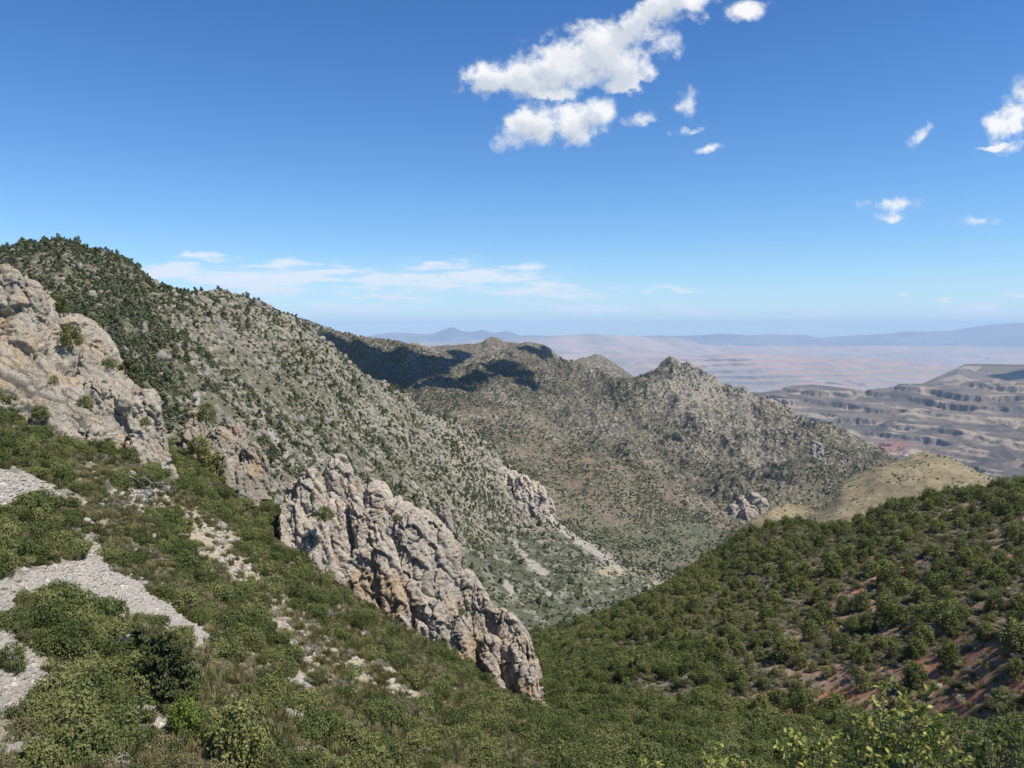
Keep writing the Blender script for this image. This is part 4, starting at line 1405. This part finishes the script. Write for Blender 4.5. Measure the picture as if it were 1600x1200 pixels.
def lab_slope(px, py, sz=0.5):
    size = pick(sz, [(0.45, 'low'), (0.75, 'middling'), (9, 'tall')])
    if px < 420:
        col = pick(px, [(50, 'at the left picture edge'), (100, 'near the left picture edge'), (150, 'well left of the dark pine'), (200, 'just left of the dark pine'), (250, 'in line with the dark pine'), (310, 'in line with the bright juniper'), (365, 'just right of the bright juniper'), (420, 'well right of the dark pine')])
        row = pick(py, [(800, 'under the left crag'), (880, 'above the big scree'), (960, 'level with the big scree'), (1040, 'below the big scree'), (1120, 'near the slope bottom'), (2000, 'at the bottom edge')])
    elif px < 880:
        col = pick(px, [(470, 'left of the fin pillars'), (520, 'below the first fin pillars'), (570, 'below the dark fissure'), (620, 'below the ochre fin face'), (670, 'right of the ochre fin face'), (720, 'below mid fin'), (780, 'below the right fin part'), (830, 'just left of the fin tip'), (880, 'under the fin tip')])
        row = pick(py, [(940, 'high on the slope'), (1000, 'upper slope'), (1050, 'mid slope'), (1100, 'lower slope'), (1145, 'low slope'), (1170, 'near the bottom edge'), (2000, 'at the bottom edge')])
    else:
        col = pick(px, [(960, 'under the fin tip'), (1040, 'a little left of the pale snag'), (1110, 'close left of the pale snag'), (1180, 'close right of the pale snag'), (1250, 'left of the small oak bush'), (1330, 'behind the small oak bush'), (1400, 'behind the tallest oak bush'), (1460, 'right of the tallest oak bush'), (1530, 'left of the corner oak'), (3000, 'by the right bottom corner')])
        row = pick(py, [(1125, 'at the foot of the red hill'), (1145, 'at the valley floor'), (1165, 'nearer in the brush'), (2000, 'in the front brush')])
    return size + ' green shrub ' + row + ', ' + col


mass_and_some('undergrowth', 'dense green oak brush covering the near slope', 'undergrowth', 'oak_shrub', lab_slope, near, 10800, d_oak, G_OAK, 0.45, 1.75, (0.8, 1.3), 150, 'green shrubs on the near slope', 21)
mass_and_some('scrub', 'olive low scrub filling the near slope between the oak brush', 'scrub', 'olive_shrub', lambda x, y, z: lab_slope(x, y, z).replace('green', 'olive'), near, 13800, d_bru, G_BRU, 0.3, 1.05, (0.7, 1.1), 100, 'olive shrubs on the near slope', 22)
mass_and_some('brushwood', 'grey half-bare brush dotted over the near slope', 'brush', 'grey_shrub', lambda x, y, z: lab_slope(x, y, z).replace('green', 'grey half-bare'), near, 6000, d_gry, G_GRY, 0.4, 1.0, (0.7, 1.2), 40, 'grey shrubs on the near slope', 23)

# -- right hill: brush and junipers
rv = (np.arange(red.P.shape[0]) < red.nv + 12)[:, None] * ss(red.PX, 760, 800) * ss(-red.PX, -1930, -1900) * (red.PY < 1180)
lush = ss(-red.PX, -1180, -1000) * ss(red.PY, 985, 1040)
spread('ground_scrub', 'low grey-green scrub between the junipers of the red hill', 'scrub', red, 56000, rv * (1 - 0.88 * red.bare), G_BRU + G_BRU + G_GRY + G_GRY, 0.3, 1.15, (0.6, 1.0), power=1.5, seed=31)
spread('valley_brush', 'bright green dense oak brush along the draw at the valley bottom', 'undergrowth', red, 5000, rv * lush * ss(fbm(red.P, 1 / 14, 3, .5, 163), -0.4, 0.1) + rv * 0.02 * ss(-red.PX, -1300, -1000), G_OAK, 0.8, 1.9, (0.9, 1.4), power=1.2, seed=32)

def tuft_mesh(seed):
    r = np.random.default_rng(seed)
    n = 90
    a = r.random(n) * 2 * pi
    d = 0.35 * r.random(n) ** 0.5
    b0 = np.stack([np.cos(a) * d, np.sin(a) * d, 0 * a - 0.05], 1)
    tip = b0 + np.stack([np.cos(a) * 0.45 * r.random(n), np.sin(a) * 0.45 * r.random(n), 0.5 + 0.5 * r.random(n)], 1)
    sd_ = np.stack([-np.sin(a), np.cos(a), 0 * a], 1) * 0.035
    m = (b0 + tip) / 2 + [0, 0, 0.06]
    V = np.stack([b0, m + sd_, tip, m - sd_], 1).reshape(-1, 3)
    me = mesh_np('tuft_kind', V, np.arange(4 * n).reshape(n, 4), False, None, np.clip(r.normal(0.5, 0.25, n), 0, 1))
    me.materials.append(M_STRAW)
    return me


TUFT = [tuft_mesh(460 + k) for k in range(3)]
spread('grass', 'dry straw-coloured grass tufts between the shrubs of the near slope', 'grass', near, 26000, open_ * (0.45 + 0.5 * mid_ + ss(nf2, -0.1, 0.3)) * (1 - 0.75 * near.rocky) * (1 - near.scree), TUFT, 0.45, 1.15, (0.7, 1.1), seed=24)
spread('hill_grass', 'dry grass tufts on the red hill between scrub and junipers', 'grass', red, 12000, rv, TUFT, 0.4, 0.9, (0.6, 1.0), seed=25)
J = [juniper_meshes(500), juniper_meshes(501, 1.0, 1.15), juniper_meshes(502, 0.9, 0.85), juniper_meshes(503, 1.1, 1.3)]
PINES = [pine_meshes(510), pine_meshes(511)]
r = np.random.default_rng(41)
jd = rv * (1 - 0.7 * red.bare) * np.clip(0.45 + fbm(red.P, 1 / 22, 3, 0.5, 164) * 1.2, 0.12, 1.2) * (1 - 0.7 * lush) * (0.10 + 0.90 * ss(red.PX, 950, 1250))
Q, Nn, px, py, cc = red.sample(5000, jd, r)
kp = thin(Q, 2.7)
Q, px, py = Q[kp], px[kp], py[kp]
n = len(Q)
h = 1.5 + 2.3 * r.random(n) ** 1.2
rz = r.random(n) * 2 * pi
kind = r.integers(0, 4, n)
wide = 0.9 + 0.45 * r.random(n)
show = h / Q[:, 1] * ((px > 830) & (px < 1605) & (py > 745) & (py < 1112))
print('junipers', n, (show > 0).sum())


def lab_hill(px, py, hh, ww):
    size = pick(hh, [(2.7, 'small'), (3.5, 'middling'), (9, 'large')]) + (' broad' if ww > 1.15 else ' slim' if ww < 1.0 else '')
    top = float(np.interp(px, [830, 1000, 1160, 1240, 1350, 1475, 1600], [1000, 948, 842, 818, 818, 783, 760]))
    t = (py - top) / (1105 - top)
    row = pick(t, [(0.08, 'on the skyline of the red hill'), (0.25, 'just under the red hill crest'), (0.42, 'in the upper part of the red hill'), (0.6, 'halfway down the red hill'), (0.8, 'low on the red hill'), (9, 'at the foot of the red hill')])
    col = pick(px, [(960, 'by the valley mouth'), (1060, 'below the shoulder'), (1130, 'above the snag'), (1200, 'below the rocky knob'), (1290, 'below the tan tip'), (1370, 'below mid tan hill'), (1440, 'above the tallest oak'),
                    (1500, 'below the tan summit'), (1560, 'below the tan end'), (3000, 'by the right edge')])
    return size + ' juniper ' + row + ', ' + col


order = np.argsort(-show)
some = set(order[:295].tolist())
for k in order[:295]:
    cm, tm = J[kind[k]]
    plant_tree('juniper_tree', cm, tm, M_JUN, Q[k] - [0, 0, 0.1], float(h[k]), float(wide[k]), float(rz[k]), lab_hill(px[k], py[k], float(h[k]), float(wide[k])), 'juniper', 'junipers on the red soil hill')
rest = np.array([k for k in range(n) if k not in some])
scatter('juniper_wood', 'farther and smaller junipers dotted over the red hill', 'junipers', Q[rest] - [0, 0, 0.1], np.stack([h[rest] * wide[rest], h[rest] * wide[rest], h[rest]], 1),
        np.stack([0 * rz[rest], 0 * rz[rest], rz[rest]], 1), kind[rest], protos([j[0] for j in J]))

# -- single trees and shrubs of the left side
SINGLES = [
    (62, 655, 24, 'jun', 1.4, 'dark low shrub at the foot of the left crag by its left part'),
    (170, 575, 18, 'jun', 1.5, 'small dark shrub in a crack on the upper right of the left crag'),
    (228, 665, 16, 'jun', 1.5, 'tiny green shrub on the rightmost pillar of the left crag'),
    (205, 725, 30, 'oak', 1.5, 'green bush against the base of the left crag at its right part'),
    (150, 712, 28, 'oak', 1.5, 'green bush against the base of the left crag at its middle'),
    (85, 600, 16, 'jun', 1.5, 'small dark tuft of shrub on the ledge below the brown boulder block'),
    (620, 815, 14, 'jun', 1.5, 'small green shrub in a hollow near the top of the big fin'),
    (690, 1015, 20, 'oak', 1.5, 'green shrub at the lower base of the big fin'),
    # px, base py, height px, kind, wide, label
    (258, 1100, 118, 'pine', 1.0, 'big dark green pinyon pine at the lower end of the scree'),
    (222, 1045, 70, 'pine', 1.1, 'dark pinyon pine touching the upper left of the biggest pine'),
    (288, 1158, 78, 'lime', 1.0, 'bright yellow-green juniper below the big dark pinyon pine'),
    (366, 1205, 122, 'jun', 0.95, 'very dark dense juniper at the bottom right of the bright yellow-green one'),
    (18, 1050, 50, 'jun', 1.1, 'round dark bush on the scree at the left edge'),
    (203, 625, 62, 'pine', 1.0, 'dark green pine growing behind the shoulder of the left crag'),
    (290, 835, 30, 'jun', 1.2, 'round green juniper right of the left crag foot'),
    (6, 655, 46, 'oak', 1.2, 'green bush against the left crag at the picture edge'),
    (322, 660, 34, 'jun', 1.1, 'green juniper just right of the small slab outcrop'),
    (335, 745, 40, 'jun', 1.3, 'dark green juniper in front of the small broken outcrop'),
    (310, 715, 36, 'jun', 1.3, 'green juniper tucked left of the small broken outcrop'),
    (110, 540, 36, 'jun', 1.2, 'dark shrub in the cleft between boulders and slabs of the left crag'),
    (135, 640, 26, 'jun', 1.3, 'small dark shrub growing on the face of the left crag'),
    (508, 812, 24, 'jun', 1.5, 'dark green shrub on the ledge between the first pillars of the big fin'),
    (722, 960, 12, 'jun', 1.3, 'tiny green shrub halfway up the right part of the big fin'),
    (655, 975, 34, 'jun', 1.3, 'dark juniper in the notch below the big fin'),
    (90, 488, 30, 'jun', 1.3, 'green juniper right behind the topmost boulders of the left crag'),
]
for (px_, py_, hp, kd, wd, lab) in SINGLES:
    src = near
    FACE = {(62, 655): 92, (170, 575): 109, (228, 665): 99.5, (205, 725): 94, (150, 712): 92.5, (85, 600): 99, (620, 815): 119.5, (690, 1015): 116}
    if (px_, py_) in FACE:
        p = unproj(px_, py_, FACE[(px_, py_)])
    elif (px_, py_) in ((203, 625), (322, 660), (90, 488)):
        p = unproj(px_, py_, 116)
    elif (px_, py_) == (110, 540):
        p = unproj(px_, py_, 106)
    elif (px_, py_) == (135, 640):
        p = unproj(px_, py_, 99)
    elif (px_, py_) == (508, 812):
        p = unproj(px_, py_, 116)
    elif (px_, py_) == (722, 960):
        p = unproj(px_, py_, 115)
    elif (px_, py_) == (6, 655):
        p = unproj(px_, py_, 92)
    elif py_ < 760 and px_ > 280:
        p = unproj(px_, py_, 120)
    else:
        p = near.at(px_, min(py_, 1230))
    hh = hp * p[1] / FOC
    if kd == 'pine':
        cm, tm = PINES[px_ % 2]
        M = M_PINE
    else:
        cm, tm = J[(px_ + 1) % 4]
        M = M_JUN
        if kd == 'oak':
            cm = cm.copy()
            cm.materials.clear()
            M = M_OAK
        if kd == 'lime':
            cm = cm.copy()
            cm.materials.clear()
            M = M_LIME
    plant_tree('pinyon_pine' if kd == 'pine' else 'juniper_tree', cm, tm, M, p - [0, 0, 0.1], hh, wd, px_ * 1.7, lab, 'tree')

# -- the big left mountain
gg = np.clip(mtn.grn, 0, 1)
crest_g = mv * (1 - 0.75 * mtn.chute)
cx_ = mtn.P[..., 0] * 0.6 + mtn.P[..., 1] * 0.8
fx_ = mtn.P[..., 0] * 0.8 - mtn.P[..., 1] * 0.6
mg = fbm(np.stack([cx_ / 17, fx_ / 75, 0 * cx_], -1), 1.0, 4, 0.55, 152) * 0.9 + fbm(mtn.P, 1 / 30, 3, 0.5, 154) * 0.4
d_t = crest_g * np.clip(0.30 + 0.62 * gg + mg * 1.3, 0.03, 2) * (1 - 0.80 * mtn.talus)
d_s = crest_g * np.clip(0.6 + 0.5 * gg + mg, 0.15, 2) * (1 - 0.1 * mtn.talus)


def lab_mtn(px, py, sz=0.5):
    size = pick(sz, [(0.45, 'short'), (0.75, 'middling'), (9, 'tall')])
    col = pick(px, [(60, 'above the left boulders'), (120, 'behind the left crag top'), (180, 'right of the crag top'), (235, 'above the lone crag pine'), (300, 'between left crag and small outcrop'), (360, 'above the small outcrop'), (430, 'right of the small outcrop'), (520, 'above the fin pillars'),
                    (580, 'above the fin head'), (640, 'above mid fin'), (710, 'right of mid fin'), (750, 'left of the rock teeth'), (800, 'right of the rock teeth'), (860, 'under the white cliff face'), (930, 'beside the scree chute'), (3000, 'below the cliff rib')])
    row = pick(py, [(430, 'on the rounded summit'), (480, 'high on the mountain'), (530, 'upper mountainside'), (580, 'middle mountainside'), (630, 'lower middle mountainside'), (690, 'low mountainside'), (740, 'near the mountain foot'), (800, 'on the broken lower face'), (850, 'high on the green talus'), (900, 'on the green talus'), (3000, 'at the talus foot')])
    return size + ' conifer ' + row + ', ' + col


mass_and_some('conifer_wood', 'countless small dark conifers scattered over the big left mountain', 'conifers', 'conifer_tree', lab_mtn, mtn, 9500, d_t, F_TRE, 1.7, 4.2, (0.75, 1.05), 290, 'conifers on the big left mountain', 51, gap=1.6)
spread('mountain_scrub', 'grey-green scrub between rocks and conifers of the big left mountain', 'scrub', mtn, 44000, d_s, F_SHR, 0.45, 1.45, (0.6, 1.0), power=1.5, seed=52)

# -- middle hills
sv = (np.arange(should.P.shape[0]) < should.nv + 10)[:, None] * 1.0
spread('shoulder_scrub', 'dark scrub and small trees speckling the reddish shoulder', 'scrub', should, 42000, sv * np.clip(0.5 + fbm(should.P, 1 / 90, 4, .55, 171) * 1.1, 0.1, 2) * (should.PY < 930), D_SHR, 0.8, 2.5, (0.7, 1.1), power=2.0, seed=61)
gv = (np.arange(ridge.P.shape[0]) < ridge.nv + 8)[:, None] * 1.0
dark = ss(-ridge.PX, -760, -560)
spread('ridge_scrub', 'dark scrub and small trees speckling the middle ridge and rocky peak', 'scrub', ridge, 60000, gv * np.clip(0.45 + 0.5 * dark + fbm(ridge.P, 1 / 140, 4, .55, 172) * 1.1 - 0.25 * pk, 0.06, 2) * (ridge.PY < 860), D_SHR, 1.3, 3.6, (0.7, 1.1), power=1.8, seed=62)
tv = (np.arange(tan.P.shape[0]) < tan.nv + 8)[:, None] * 1.0
spread('hill_scrub', 'sparse dark bushes dotting the tan grassy hill', 'scrub', tan, 3200, tv * np.clip(0.2 + fbm(tan.P, 1 / 60, 3, .5, 173), 0.03, 1), D_SHR, 0.8, 2.6, (0.6, 0.9), power=2.0, seed=63)

# ------------------------------------------------------------------ FOREGROUND OAKS
def lobed_leaf(L=1.0):
    """a lobed oak leaf folded a little along its midrib"""
    half = [(0.0, 0.02), (0.18, 0.05), (0.28, 0.20), (0.38, 0.10), (0.50, 0.27), (0.60, 0.12), (0.74, 0.24), (0.82, 0.10), (1.0, 0.03)]
    V, F = [], []
    for (x, y) in half:
        V.append((x, 0, 0.0 - 0.1 * (x - .5) ** 2))
    for (x, y) in half:
        V.append((x, y, 0.06 + 0.22 * y - 0.1 * (x - .5) ** 2))
    for (x, y) in half:
        V.append((x, -y, 0.06 + 0.22 * y - 0.1 * (x - .5) ** 2))
    m = len(half)
    for k in range(m - 1):
        F.append((k, k + 1, m + k + 1, m + k))
        F.append((k + 1, k, 2 * m + k, 2 * m + k + 1))
    return np.array(V) * L, np.array(F)


def oak_bush(loc, H, W, nb, seed, label, leaf=0.078, mat=M_FORE, nleaf=15):
    r = np.random.default_rng(seed)
    LV, LF = lobed_leaf()
    root = empty('oak_bush', loc)
    tag(root, label, 'bush', 'foreground oak bushes')
    tubes, VV, FF, vv, off = [], [], [], [], 0
    for b in range(nb):
        a = r.random() * 2 * pi
        tip = np.array([cos(a) * W * r.random() ** .5, sin(a) * W * .8 * r.random() ** .5, H * (0.60 + 0.40 * r.random())])
        if b < 4:
            tip = np.array([(b - 1.5) * W * 0.28, 0, H * (1.0 - 0.10 * abs(b - 1.5))])
        mid = tip * [0.45, 0.45, 0.5] + r.normal(size=3) * 0.06
        st = np.array([r.normal() * .06, r.normal() * .06, -0.3])
        ts = np.linspace(0, 1, 9)
        path = [(1 - t) ** 2 * st + 2 * t * (1 - t) * mid + t * t * tip + r.normal(size=3) * 0.015 for t in ts]
        tubes.append(tube(path, [0.022 * (1 - 0.85 * t) for t in ts], 5))
        for q in range(7):
            t = 0.35 + 0.65 * q / 6
            base = path[int(round(t * 8))]
            tw = r.normal(size=3) * [1, 1, 0.5] + [0, 0, 0.8]
            tw = tw / np.linalg.norm(tw) * (0.16 + 0.22 * r.random()) * (H / 2)
            e = base + tw
            tubes.append(tube([base, base + tw * .5 + r.normal(size=3) * .01, e], [0.007, 0.005, 0.002], 4))
            for _ in range(nleaf):
                c = base + tw * (0.25 + 0.8 * r.random())
                d = tw / np.linalg.norm(tw) * 0.6 + r.normal(size=3) * 0.7
                d /= np.linalg.norm(d)
                up = np.array([0, 0, 1.0]) + r.normal(size=3) * 0.55
                s_ = np.cross(up, d)
                s_ /= np.linalg.norm(s_) + 1e-9
                u_ = np.cross(d, s_)
                L = leaf * (0.55 + 0.75 * r.random())
                VV.append(c + (LV[:, :1] * d + LV[:, 1:2] * s_ + LV[:, 2:3] * u_) * L)
                FF.append(LF + off)
                off += len(LV)
                vv.append(np.full(len(LF), np.clip(0.5 + r.normal() * 0.25, 0, 1)))
    me = mesh_np('leaves', np.concatenate(VV), np.concatenate(FF), False, None, np.concatenate(vv))
    obj('leaves', me, mat, root)
    V, F = join(tubes)
    obj('branches', mesh_np('branches', V, F, True), M_BARK, root)
    return root


for (px_, ptop, Y, H, W, nb, seed, lab, mt) in [
    (1392, 1092, 8.0, 1.7, 0.52, 15, 601, 'sunlit oak bush with lobed yellow-green leaves rising highest at the bottom right', M_FORE),
    (1262, 1150, 8.5, 1.3, 0.42, 9, 602, 'smaller oak bush left of the tallest sunlit one', M_FORE),
    (1120, 1180, 9.0, 1.2, 0.5, 8, 603, 'low oak sprays at the bottom edge left of the smaller oak bush', M_FORE),
    (1010, 1190, 9.5, 1.1, 0.35, 6, 604, 'lowest leftmost oak sprays just showing at the bottom edge', M_FORE),
    (1465, 1168, 8.5, 1.2, 0.5, 8, 605, 'leafy oak bush filling the bottom edge right of the tallest one', M_FORE),
    (1560, 1112, 9.5, 1.9, 0.85, 20, 606, 'dark-leaved oak bush in the bottom right corner', M_OAK),  # darker leaf colour than the other oak bushes
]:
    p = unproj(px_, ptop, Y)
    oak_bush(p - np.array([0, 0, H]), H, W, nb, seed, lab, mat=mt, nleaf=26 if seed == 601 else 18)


def dead_branch(loc, L, seed, label, lean=(0.2, 0, 1.0), n=9):
    r = np.random.default_rng(seed)
    d = np.array(lean, float)
    d /= np.linalg.norm(d)
    tubes = []
    ts = np.linspace(0, 1, 8)
    path = [d * L * t + r.normal(size=3) * L * 0.02 for t in ts]
    tubes.append(tube(path, [L * 0.011 * (1.05 - t) for t in ts], 6))
    for k in range(n):
        b = path[2 + k % 6]
        e = b + (d * 0.5 + r.normal(size=3) * 0.6) * L * 0.28
        tubes.append(tube([b, (b + e) / 2 + r.normal(size=3) * L * .02, e], [L * .005, L * .003, L * .001], 5))
        for _ in range(2):
            e2 = (b + e) / 2 + (e - b) * 0.3 + r.normal(size=3) * L * 0.08
            tubes.append(tube([(b + e) / 2, e2], [L * .0025, L * .001], 4))
    V, F = join(tubes)
    o = obj('dead_branch', mesh_np('dead_branch', V, F, True), M_DEAD)
    o.location = [float(c) for c in loc]
    tag(o, label, 'dead branch')
    return o


dead_branch(unproj(1133, 1205, 26), 1.3, 1, 'pale bare dead snag standing in the foreground brush', (0.12, 0, 1))
dead_branch(near.at(196, 748) + [0, -1, 0.8], 6.0, 4, 'fallen grey dead branch lying below the left crag', (1, 0.1, -0.28), 12)
dead_branch(near.at(480, 890) + [0, 0, 0.2], 1.6, 5, 'little dead shrub at the left foot of the big fin', (0.1, 0, 1), 14)

# ------------------------------------------------------------------ CLOUDS that shade the middle hills, and the mesa
def cloud(label, spots, height, seed):
    r = np.random.default_rng(seed)
    Vs, Fs, o = [], [], 0
    for (src, px_, py_, rad) in spots:
        p = src.at(px_, py_)
        c = p + SUN_DIR * ((height - p[2]) / SUN_DIR[2])
        v, f = rock_unit(int(r.integers(1000)), 3, 0.35, 0.25)
        Vs.append(c + v * rad)
        Fs.append(f + o)
        o += len(v)
    me = mesh_np('cloud', np.concatenate(Vs), np.concatenate(Fs), True)
    m = bpy.data.materials.new('cloud_vapour')
    m.use_nodes = True
    T = NT(m.node_tree)
    out = T.n('ShaderNodeOutputMaterial')
    d = T.n('ShaderNodeBsdfDiffuse', ins={0: (0.92, 0.93, 0.95)})
    T.t.links.new(d.outputs[0], out.inputs[0])
    ob = obj('cloud', me, m)
    tag(ob, label, 'cloud')
    return ob


cloud('broad cumulus cloud whose shadow darkens the left middle ridge', [
    (ridge, 530, 552, 80), (ridge, 560, 570, 90), (ridge, 595, 575, 95), (ridge, 630, 583, 100), (ridge, 610, 592, 80), (ridge, 660, 600, 60), (ridge, 690, 600, 75), (ridge, 715, 598, 60), (ridge, 600, 600, 70), (ridge, 640, 560, 45),
    (ridge, 740, 590, 55), (ridge, 775, 582, 60), (ridge, 800, 588, 45), (ridge, 822, 600, 40), (ridge, 675, 562, 60), (ridge, 700, 566, 50),
    (knob, 715, 556, 60), (ridge, 520, 545, 60), (knob, 832, 552, 70), (knob, 860, 560, 60), (knob, 880, 568, 60),
], 1500, 5)
cloud('small cumulus cloud whose shadow falls on the flat topped mountain', [
    (table, 1590, 590, 220), (table, 1630, 585, 260), (table, 1670, 590, 260),
], 4200, 6)

# ------------------------------------------------------------------ HAZE (air between here and the far mountains)
def haze_box():
    x0, x1, y0, y1, z0, z1 = -60000, 90000, -2000, 70000, -3600, 1500
    z1 = 950
    V = np.array([(x, y, z) for x in (x0, x1) for y in (y0, y1) for z in (z0, z1)], float)
    F = np.array([(0, 1, 3, 2), (4, 6, 7, 5), (0, 4, 5, 1), (2, 3, 7, 6), (0, 2, 6, 4), (1, 5, 7, 3)])
    m = bpy.data.materials.new('air')
    m.use_nodes = True
    T = NT(m.node_tree)
    out = T.n('ShaderNodeOutputMaterial')
    pv = T.n('ShaderNodeVolumePrincipled')
    pv.inputs['Color'].default_value = HAZE_COLOR
    pv.inputs['Density'].default_value = HAZE_DENSITY
    pv.inputs['Anisotropy'].default_value = 0.0
    T.t.links.new(pv.outputs[0], out.inputs['Volume'])
    o = obj('haze', mesh_np('haze', V, F, False), m)
    tag(o, 'thin blue haze filling the air over the valley', 'haze', None, 'stuff')


HAZE_COLOR = (0.52, 0.75, 1.0, 1)
HAZE_DENSITY = 2.7e-5
haze_box()
